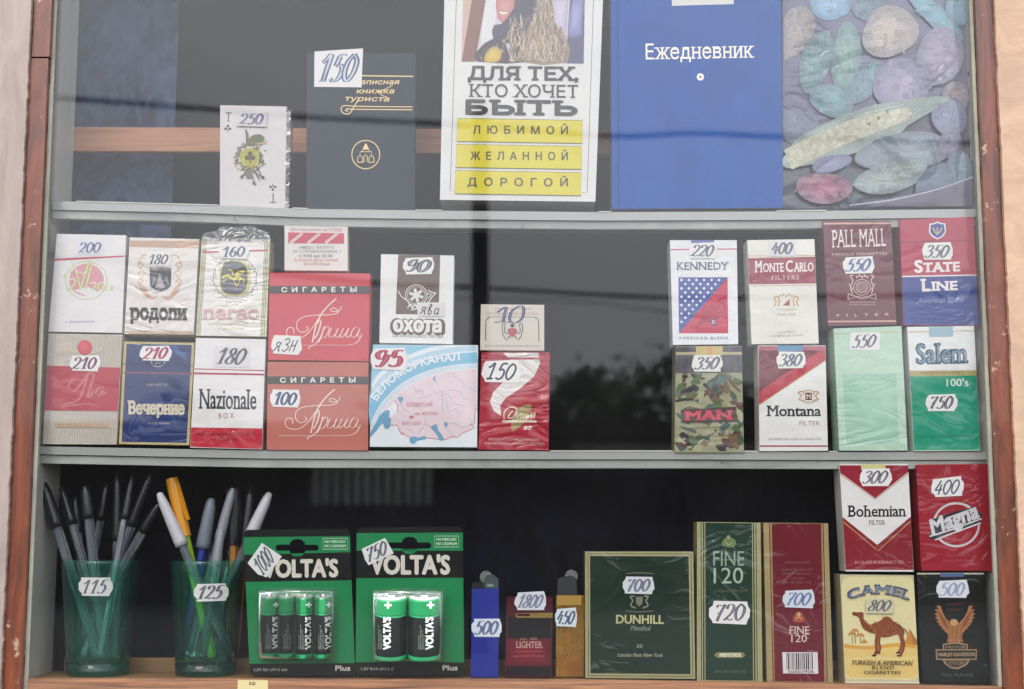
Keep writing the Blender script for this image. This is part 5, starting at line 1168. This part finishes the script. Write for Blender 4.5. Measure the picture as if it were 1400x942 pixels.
# ------------------------------------------------------------------ battery cards
GB = 'battery blister cards on the bottom shelf'
def slot(cx, cy):
    q = []
    for x, y in [(-108, -16), (-42, -16), (-38, -30), (-20, -44), (0, -46), (20, -44), (38, -30), (42, -16), (106, -16), (116, 0), (106, 16), (42, 16), (38, 30), (20, 44), (0, 46), (-20, 44), (-38, 30), (-42, 16), (-108, 16), (-118, 0)]: q.append((cx + x, cy + y))
    return q
def battery_card(label, crop, quad, slot_c, ybands, bats, tagbox, price, trot, foot, xs):
    t = Thing('battery_pack', label, 'batteries', GB, crop=crop, Y=.014)
    TL, TR, BR, BL = quad
    def corner(q, i):
        out = []; n = 4; r = 22
        for k in range(4):
            a, b, c = q[k - 1], q[k], q[(k + 1) % 4]
            for f, (p_) in ((1, a), (0, None), (1, c)):
                if p_ is None: out.append((b[0] + (a[0] - b[0]) * .012 + (c[0] - b[0]) * .012, b[1] + (a[1] - b[1]) * .012 + (c[1] - b[1]) * .012))
                else: d = math.hypot(p_[0] - b[0], p_[1] - b[1]); out.append((b[0] + (p_[0] - b[0]) * r / d, b[1] + (p_[1] - b[1]) * r / d))
        return out
    cq = corner(quad, 0); hole = slot(*slot_c)
    cdp = t.part('card', 'gloss')
    cdp.poly(cq, '#050706', holes=[hole]); n = len(cq)
    V = [t.w(x, y, 0) for x, y in cq]; B_ = [v_ + Vector((0, .0007, 0)) for v_ in V]
    cdp.add(V + B_, [(i, (i + 1) % n, n + (i + 1) % n, n + i) for i in range(n)], '#3A3A36')
    hb = [t.w(x, y, 0) for x, y in hole]; m = len(hb); cdp.add(hb + [q + Vector((0, .0007, 0)) for q in hb], [(i, (i + 1) % m, m + (i + 1) % m, m + i) for i in range(m)], '#3A3A36')
    t.org = (t.w(*BL) + t.w(*BR)) / 2; t.quad = quad; t.mat = 'gloss'
    GRN = '#15854C'
    def X(side, y): a, b = (TL, BL) if side == 0 else (TR, BR); return a[0] + (b[0] - a[0]) * (y - a[1]) / (b[1] - a[1])
    (y0l, y0r, y1l, y1r), (y2l, y2r, y3l, y3r) = ybands
    p = t.part('band', 'gloss'); p.poly([(X(0, y0l), y0l), (X(1, y0r), y0r), (X(1, y1r), y1r), (X(0, y1l), y1l)], GRN, holes=[[q for q in hole if True]])
    p = t.part('panel', 'gloss'); p.poly([(X(0, y2l), y2l), (X(1, y2r), y2r), (X(1, y3r), y3r), (X(0, y3l), y3l)], GRN)
    l = t.part('lettering', 'gloss'); (a, b, c, d) = xs['title']; l.text("VOLTA'S", a, b, c, d, xs['h'], '#DCD8C8', bold=.05)
    (a, b, c, d) = foot[0]; l.text(foot[1], a, b, c, d, 14, '#C8C4B4', bold=.02); (a, b, c, d) = foot[2]; l.text('Plus', a, b, c, d, 26, '#D8D4C4', bold=.04)
    (a, b, c, d) = xs['box']; l.stroke([(a, b), (c, b), (c, d), (a, d)], 3, '#C4DCC4', sm=0, closed=True); l.text('NO MERCURY', a + 10, b + 24, c - 10, b + 24, 13, '#D4E6D0', bold=.03); l.text('NO CADMIUM', a + 10, b + 47, c - 10, b + 47, 13, '#D4E6D0', bold=.03)
    t.tag(tagbox, price, '#3A3C48', rot=trot, shape='cut', fill='#8A8C98', paper='#E6E6E2')
    # batteries
    k_ = CROPS[crop][2]
    for (x0, x1, ytop, ycap, ybot, lx, txt) in bats:
        xm = (x0 + x1) / 2; ctr = t.w(xm, ytop + 8, 0); r = (t.w(x1, ytop, 0).x - t.w(x0, ytop, 0).x) / 2
        zt, zb = t.w(xm, ytop + 8, 0).z, t.w(xm, ybot, 0).z; zc_ = t.w(xm, ycap, 0).z; cy_ = t.Y - r - .0012
        lean = .2
        def ring(z, rr_): return [Vector((ctr.x + rr_ * math.cos(2 * math.pi * i / 28), cy_ + rr_ * math.sin(2 * math.pi * i / 28) , z + (rr_ * math.sin(2 * math.pi * i / 28)) * lean)) for i in range(28)]
        bt = t.part('battery', 'gloss'); bt.smooth = False
        prof = [(zb, r * .9, '#1C8A54'), (zb + .001, r, '#1C8A54'), (zb + .0036, r, '#1C8A54'), (zb + .0037, r * 1.0, '#060808'), (zc_, r, '#060808'), (zc_ + .0001, r, '#2A9A62'), (zc_ + .0014, r, '#060808'), (zc_ + .0018, r, '#15854C'), (zt - .001, r, '#15854C'), (zt, r * .93, '#B8BAB6'), (zt, r * .5, '#A8AAA6')]
        for (za, ra, ca), (z2, r2, c2) in zip(prof, prof[1:]):
            A_, B2 = ring(za, ra), ring(z2, r2); bt.add(A_ + B2, [(i, (i + 1) % 28, 28 + (i + 1) % 28, 28 + i) for i in range(28)], ca if z2 != zt or ra < r else '#15854C')
        bt.add(ring(zt, r * .5), [tuple(range(28))], '#A8AAA6')
        tm = t.part('terminal', 'metal', parent=bt); A_, B2 = ring(zt + .0001, r * .34), ring(zt + .0018, r * .30); tm.add(A_ + B2, [(i, (i + 1) % 28, 28 + (i + 1) % 28, 28 + i) for i in range(28)] + [tuple(28 + i for i in range(28))], '#C8C8C4')
        # wrapped lettering
        tl = Part(t, 'lettering', 'plastic', parent=bt); cx_ = ctr.x
        tl.surf = (lambda co, cx_=cx_, r=r, cy_=cy_: cy_ - math.sqrt(max(1e-9, (r * 1.012) ** 2 - min(abs(co.x - cx_), r * .995) ** 2)) - 0)
        keepY, keepl = t.Y, t.lift; t.Y = 0; t.lean = 0
        hgt = (x1 - x0) * (.25 if x1 - x0 < 120 else .20)
        # the plane Y=0 and the true surface differ in parallax: measure on the battery's front
        t.Y = cy_ - r
        y_a, y_b = ybot - (ybot - ycap) * .16, ycap + (ybot - ycap) * .1
        if txt:
            tl.text("VOLTA'S", lx + hgt * .58, y_a, lx + hgt * .58, y_b, hgt * 1.1, '#DCDCD4', bold=.06)
            px_ = lx + hgt * .2; py_ = (ytop + ycap) / 2 + 8; s_ = 14 if x1 - x0 < 120 else 19
            tl.stroke([(px_ - s_, py_), (px_ + s_, py_)], s_ * .6, '#DCE6DC', sm=0); tl.stroke([(px_, py_ - s_), (px_, py_ + s_)], s_ * .6, '#DCE6DC', sm=0)
        for g_ in range(4):
            gx = lx - hgt * .8 - g_ * 9 if txt else (x0 + 22 + g_ * 10)
            if gx > x0 + 6: tl.text('alkaline heavy duty cell', gx, y_a, gx, y_a - (y_a - y_b) * (.45 + .15 * (g_ % 3)), 6, '#8A9088')
        for v_ in tl.V: v_.y = 0
        t.Y = keepY
        t.nolift = True
    # clear bubble
    x0 = bats[0][0] - 10; x1 = bats[-1][1] + 12; yt = bats[0][2] - 22; yb = bats[0][4] + 14
    dep = (t.w(bats[0][1], 0, 0).x - t.w(bats[0][0], 0, 0).x) + .002
    bu = t.part('blister', 'bubble'); bu.smooth = True
    def loopq(ins, y): q = [t.w(x0 + ins, yt + ins, 0), t.w(x1 - ins, yt + ins, 0), t.w(x1 - ins, yb - ins, 0), t.w(x0 + ins, yb - ins, 0)]; return [Vector((a.x, y, a.z)) for a in q]
    rings = [loopq(-10, t.Y - .0004), loopq(0, t.Y - .0008), loopq(3, t.Y - dep * .8), loopq(9, t.Y - dep), loopq(60, t.Y - dep - .0002)]
    V = [v_ for r_ in rings for v_ in r_]; F = [(4 * a + i, 4 * a + (i + 1) % 4, 4 * a + 4 + (i + 1) % 4, 4 * a + 4 + i) for a in range(4) for i in range(4)] + [(16, 17, 18, 19)]
    bu.add(V, F, '#FFFFFF')
battery_card('green and black blister card with four slim batteries, price 1000', 'O', [(48, 95), (615, 88), (645, 874), (85, 872)], (337, 190),
             [(134, 128, 228, 214), (372, 364, 808, 804)],
             [(152, 240, 436, 536, 765, 216, 1), (246, 332, 436, 536, 765, 262, 0), (338, 430, 436, 536, 768, 392, 1), (436, 528, 436, 536, 768, 498, 1)],
             (84, 196, 234, 322), '1000', -.95, [(108, 846, 284, 846), '1,5V R6 UM-3 AA', (540, 844, 618, 844)], {'title': (158, 346, 550, 342), 'h': 88, 'box': (472, 140, 604, 198)})
battery_card('green and black blister card with two thick batteries, price 750', 'Q', [(30, 84), (594, 76), (602, 870), (24, 871)], (312, 178),
             [(112, 110, 206, 206), (352, 350, 800, 800)],
             [(138, 306, 438, 538, 768, 190, 1), (312, 480, 438, 538, 768, 416, 1)],
             (58, 160, 214, 260), '750', -.46, [(54, 842, 228, 842), '1,5V R14 UM-2 C', (488, 842, 566, 842)], {'title': (106, 328, 522, 328), 'h': 94, 'box': (444, 128, 572, 186)})
# ------------------------------------------------------------------ lighters
GL = 'lighters on the bottom shelf'
t = Thing('lighter', 'flat opaque blue disposable lighter with a grey head, price 500', 'lighter', GL, crop='R', Y=.013); t.body([(70, 303), (243, 303), (240, 867), (64, 867)], .011, '#1C2C92', 'plastic', bevel=.0022)
h = t.part('head', 'plastic'); q = [(148, 303), (148, 240), (165, 215), (205, 215), (238, 240), (242, 303)]; a = [t.w(x, y, -.001) for x, y in q]; n = len(a)
h.add(a + [v_ + Vector((0, .009, 0)) for v_ in a], [tuple(reversed(range(n)))] + [(i, (i + 1) % n, n + (i + 1) % n, n + i) for i in range(n)], '#3E4C4E'); h.rect(168, 272, 208, 290, '#8A9492')
h = t.part('spark_wheel', 'metal'); c_ = t.w(160, 228, 0); V, F = tube([c_ + Vector((0, .002, 0)), c_ + Vector((0, .008, 0))], .0054 / 1.15, 20); h.add(V, F, '#9AA09C')
h = t.part('button', 'plastic'); a = [t.w(x, y, -.002) for x, y in [(72, 302), (72, 268), (140, 255), (146, 302)]]; h.add(a + [v_ + Vector((0, .007, 0)) for v_ in a], [(3, 2, 1, 0), (0, 1, 5, 4), (1, 2, 6, 5), (2, 3, 7, 6)], '#14181A')
t.lift = .0003; t.tag((70, 490, 262, 612), '500', '#2E3C6C', fill='#8A96BC', paper='#E0E6EE')
t = pack('flat dark red boxed lighter with a gold clip, price 1800', 'R', [(292, 357), (586, 357), (580, 868), (280, 866)], '#4C0618', 'gloss', Y=.012, depth=.016, bevel=.0016, name='lighter', cat='lighter', group=GL)
p = t.part('window_panel', 'gloss'); p.poly([(300, 482), (576, 482), (570, 640), (300, 640)], '#0A0306'); p.fan([(292, 620), (574, 620), (574, 790), (290, 790)], '#8C1228', '#5C0C20'); p.poly([(286, 800), (576, 800), (574, 858), (286, 858)], '#16030A')
l = t.part('lettering', 'gloss'); l.text('LIGHTER', 352, 680, 522, 680, 40, '#C8A49A', serif=True, bold=.01); l.text('NO. 1000', 382, 632, 486, 630, 16, '#A88888'); l.text('HIGH QUALITY GAS LIGHTER', 345, 706, 522, 706, 8, '#A87878'); l.text('MADE IN KOREA FOR EXPORT', 330, 736, 536, 736, 8, '#A87878')
c_ = t.part('clip', 'metal'); a = [t.w(x, y, .001) for x, y in [(346, 474), (356, 458), (584, 456), (586, 488), (356, 488)]]; n = 5; c_.add(a + [v_ + Vector((0, .002, 0)) for v_ in a], [tuple(range(5))] + [(i, (i + 1) % n, n + (i + 1) % n, n + i) for i in range(n)], '#C9A860'); t.lift = .0012; c_.rect(360, 462, 440, 476, '#5C1820')
t.lift = .0004; t.tag((342, 322, 546, 442), '1800', '#5E6280', fill='#9AA0B4', paper='#DCDEE2')
t = Thing('lighter', 'clear amber disposable lighter half hidden by the wide green pack, price 450', 'lighter', GL, crop='R', Y=.015); t.body([(608, 345), (790, 345), (784, 866), (606, 866)], .012, '#C06A10', 'amber_clear', bevel=.0025)
f = t.part('gas_fill', 'plastic'); a = [t.w(x, y, -.002) for x, y in [(616, 740), (778, 740), (776, 860), (614, 860)]]; f.add(a + [v_ + Vector((0, .008, 0)) for v_ in a], [(0, 1, 2, 3), (0, 4, 5, 1), (4, 5, 6, 7)], '#A8560C')
f = t.part('inner_tube', 'plastic')
for x in (640, 690): V, F = tube([t.w(x, 420, -.005), t.w(x, 850, -.005)], .0012, 8); f.add(V, F, '#D89A40')
f = t.part('collar', 'plastic'); a = [t.w(x, y, .0006) for x, y in [(612, 345), (770, 345), (768, 408), (612, 408)]]; f.add(a + [v_ + Vector((0, .013, 0)) for v_ in a], [(0, 1, 2, 3), (0, 4, 5, 1), (1, 5, 6, 2), (3, 2, 6, 7)], '#B08A3C')
h = t.part('head', 'plastic'); q = [(618, 345), (618, 240), (700, 215), (735, 235), (745, 345)]; a = [t.w(x, y, -.001) for x, y in q]; n = 5; h.add(a + [v_ + Vector((0, .009, 0)) for v_ in a], [tuple(reversed(range(n)))] + [(i, (i + 1) % n, n + (i + 1) % n, n + i) for i in range(n)], '#2E3234')
h = t.part('spark_wheel', 'metal'); c_ = t.w(706, 222, 0); V, F = tube([c_ + Vector((0, .002, 0)), c_ + Vector((0, .008, 0))], .0048, 20); h.add(V, F, '#9AA09C')
t.lift = .0012; t.tag((600, 425, 742, 545), '450', '#22304A', fill='#6A7A94', paper='#DCE4E6')

# ------------------------------------------------------------------ tumblers and pens
def tumbler(label, crop, xl, xr, bl, br, yt, yb, ybase, tagbox, price, Yc):
    t = Thing('tumbler', label, 'tumbler', 'green tumblers of pens', crop=crop, Y=Yc)
    k = CROPS[crop][2]
    pt0, pt1 = t.w(xl, yt, 0), t.w(xr, yt, 0); pb0, pb1 = t.w(bl, yb, 0), t.w(br, yb, 0); zb = pb0.z; zt = pt0.z; zi = t.w(bl, ybase, 0).z
    cx = (pt0.x + pt1.x) / 2; cxb = (pb0.x + pb1.x) / 2; R1 = (pt1.x - pt0.x) / 2; R0 = (pb1.x - pb0.x) / 2; nseg = 48
    def rad(z): f = (z - zb) / (zt - zb); return R0 + (R1 - R0) * f ** 1.1
    def lathe(part, prof):
        V = []
        for z, r in prof:
            f = (z - zb) / (zt - zb); x = cxb + (cx - cxb) * f
            V += [Vector((x + r * math.cos(2 * math.pi * i / nseg), Yc + r * math.sin(2 * math.pi * i / nseg), z)) for i in range(nseg)]
        F = [(a * nseg + i, a * nseg + (i + 1) % nseg, (a + 1) * nseg + (i + 1) % nseg, (a + 1) * nseg + i) for a in range(len(prof) - 1) for i in range(nseg)]
        part.add(V, F, '#FFFFFF'); part.smooth = True; return len(prof)
    w_ = t.part('wall', 'green_glass'); lathe(w_, [(zi + (zt - zi) * f, rad(zi + (zt - zi) * f)) for f in (0, .25, .5, .75, .97)] + [(zt, rad(zt) - .0006), (zt - .0003, rad(zt) - .0018)])
    b_ = t.part('base', 'green_base'); lathe(b_, [(zb, .0002), (zb, R0 * .93), (zb + .001, R0), (zi - .0003, rad(zi)), (zi, rad(zi) - .002), (zi, .0002)])
    t.org = Vector((cxb, Yc, zb))
    t.Y = Yc - rad((zb + zt) / 2)
    t.tag(tagbox, price, '#3A3440', fill='#9A96A0', paper='#E8E8E4')
    for p in t.parts:
        if p.name in ('price_tag', 'numerals'):
            yk = t.Y
            p.surf = (lambda co, cx=cx, Yc=Yc, yk=yk: (Yc - math.sqrt(max(1e-8, (rad(co.z) + .0006) ** 2 - (co.x - cx) ** 2))) - yk)
    return t, cx, Yc, zi, rad
def pen(label, crop, tip, bot, ytop, ybot, capcol, capf, barrel='clear', capw=13, bw=9.5, ink='#15151C', fill=None, clip=None, flat=False, capmat='plastic', name='ballpoint_pen'):
    t = Thing(name, label, 'pen', 'ballpoint pens in the tumblers', crop=crop, Y=ytop)
    a = t.w(*tip, 0); t.Y = ybot; b = t.w(*bot, 0); d = (a - b); L_ = d.length; u = d / L_; t.org = b
    k = CROPS[crop][2] * 1.78 * 1000
    capw *= 1.3; bw *= 1.25
    rc_, rb = capw / 2 / 1.78 / 1000, bw / 2 / 1.78 / 1000
    def at(f): return b + d * f
    cf = 1 - capf
    p = t.part('barrel', barrel); V, F = tube([at(.0), at(.02), at(cf + .02)], [rb * .8, rb, rb], 6); p.add(V, F, fill or '#E8E8E8')
    if barrel != 'plastic':
        p = t.part('refill', 'plastic'); V, F = tube([at(.03), at(cf)], rb * .34, 8); p.add(V, F, ink)
    p = t.part('cap', capmat); V, F = tube([at(cf - .03), at(cf), at(cf + capf * .75), at(.99), at(1)], [rc_ * .98, rc_, rc_ * .78, rc_ * .5, rc_ * .2] if not flat else [rc_, rc_, rc_, rc_ * .95, rc_ * .9], 14); p.add(V, F, capcol); p.smooth = not flat
    if flat is None: pass
    c = t.part('clip', capmat, parent=p); s = Vector((.6, -.8, 0)).cross(u).cross(u).normalized() if not clip else Vector((clip, -.6, 0)).normalized(); s = (s - u * s.dot(u)).normalized(); w_ = u.cross(s).normalized() * .0013
    o1 = s * (rc_ * .8); o2 = s * (rc_ * 1.45)
    e0, e1 = at(.97), at(cf - .01 + .06)
    c.add([e0 + o1 * .5 - w_, e0 + o1 * .5 + w_, e1 + o2 + w_, e1 + o2 - w_, e0 + o2 * .8 - w_, e0 + o2 * .8 + w_, e1 + o2 * 1.25 + w_ * .8, e1 + o2 * 1.25 - w_ * .8], [(0, 1, 2, 3), (4, 5, 6, 7), (0, 4, 5, 1), (1, 5, 6, 2), (2, 6, 7, 3), (3, 7, 4, 0)], capcol)
    return t
YC = .037
g1, cx1, _, zi1, rad1 = tumbler('green glass tumbler of black capped pens, price 115, at the bottom left', 'M', 252, 562, 270, 512, 424, 894, 832, (318, 494, 446, 570), '115', YC)
g2, cx2, _, zi2, rad2 = tumbler('green glass tumbler holding white and yellow capped pens, price 125, beside the batteries', 'N', 100, 392, 118, 356, 426, 894, 834, (194, 518, 320, 592), '125', YC)
BK = '#14161C'
pen('clear pen with a black cap, leaning farthest left in the left tumbler', 'M', (170, 112), (392, 815), .030, .030, BK, .235, capw=15, bw=11)
pen('clear pen with a black cap, right behind the leftmost one', 'M', (244, 130), (445, 812), .046, .040, BK, .2, capw=12, bw=10)
pen('clear pen with a grey black cap, standing upright in the left tumbler', 'M', (340, 128), (418, 815), .030, .034, '#20242C', .165, capw=13, bw=11)
pen('clear pen with a glossy black cap, fourth from the left in the left tumbler', 'M', (470, 62), (462, 812), .044, .040, BK, .36, capw=11, bw=10)
pen('clear pen with a glossy black cap, its tip highest in the left tumbler', 'M', (535, 58), (400, 815), .046, .028, BK, .25, capw=11, bw=10)
pen('clear pen with a black cap, second from the right in the left tumbler', 'M', (606, 72), (330, 812), .040, .038, BK, .27, capw=11, bw=10)
pen('clear pen leaning farthest right in the left tumbler', 'M', (636, 200), (290, 808), .034, .046, BK, .16, capw=11, bw=10)
pen('clear pen with a white cap, leaning farthest left in the right tumbler', 'N', (50, 156), (338, 815), .028, .030, '#C9C6CC', .295, capw=14, bw=10, ink='#2A4A8A')
pen('yellow pen with a flat topped yellow cap, in the right tumbler', 'N', (102, 100), (262, 815), .036, .028, '#D9920C', .30, barrel='plastic', fill='#8FB428', capw=14, bw=11, flat=True, clip=.8)
pen('pen with a light grey cap and blue barrel, in the middle of the right tumbler', 'N', (262, 178), (148, 808), .040, .044, '#77808C', .29, barrel='plastic', fill='#2A3F9C', capw=16, bw=10)
pen('clear pen with a slim silver grey cap, right of the middle in the right tumbler', 'N', (346, 138), (168, 812), .034, .030, '#8E9298', .28, capw=11, bw=10, ink='#2A4A8A')
pen('amber barrelled pen with a black cap, upright in the right tumbler', 'N', (350, 140), (345, 812), .044, .040, '#15161A', .31, barrel='plastic', fill='#B07418', capw=16, bw=11, flat=True)
pen('amber pen with a slim black cap, second from the right in the right tumbler', 'N', (418, 128), (352, 800), .050, .046, '#1A1A1E', .34, barrel='plastic', fill='#A06A1C', capw=16, bw=10)
pen('clear pen with a white cap, leaning farthest right in the right tumbler', 'N', (494, 156), (196, 815), .038, .034, '#C9C8CC', .245, capw=14, bw=10, ink='#2A6A5A')

extra = [((600, 250), (330, 812), .050, .036, 'M'), ((300, 170), (350, 806), .050, .048, 'M'), ((430, 110), (300, 800), .055, .050, 'M')]
for i, (a, b, ya, yb, cr_) in enumerate(extra):
    pen(['clear pen with a black cap, low and rearmost at the right of the left tumbler', 'clear pen with a black cap, rearmost behind the left pair in the left tumbler', 'clear pen with a black cap, rearmost in the middle of the left tumbler'][i], cr_, a, b, ya, yb, BK, .2, capw=11, bw=9)
for i, (a, b, ya, yb, c_, ink_) in enumerate([((300, 300), (225, 812), .030, .024, '#8E9298', '#2A6A5A'), ((240, 290), (300, 810), .048, .050, '#2A3038', '#15151C'), ((380, 250), (250, 800), .052, .044, '#B8BAC0', '#2A4A8A')]):
    pen(['short clear pen with a grey cap, front and centre in the right tumbler', 'clear pen with a dark cap, rearmost in the right tumbler', 'clear pen with a pale cap, behind the amber pens in the right tumbler'][i], 'N', a, b, ya, yb, c_, .26, capw=11, bw=10, ink=ink_)
for t in Thing.all: t.finish()
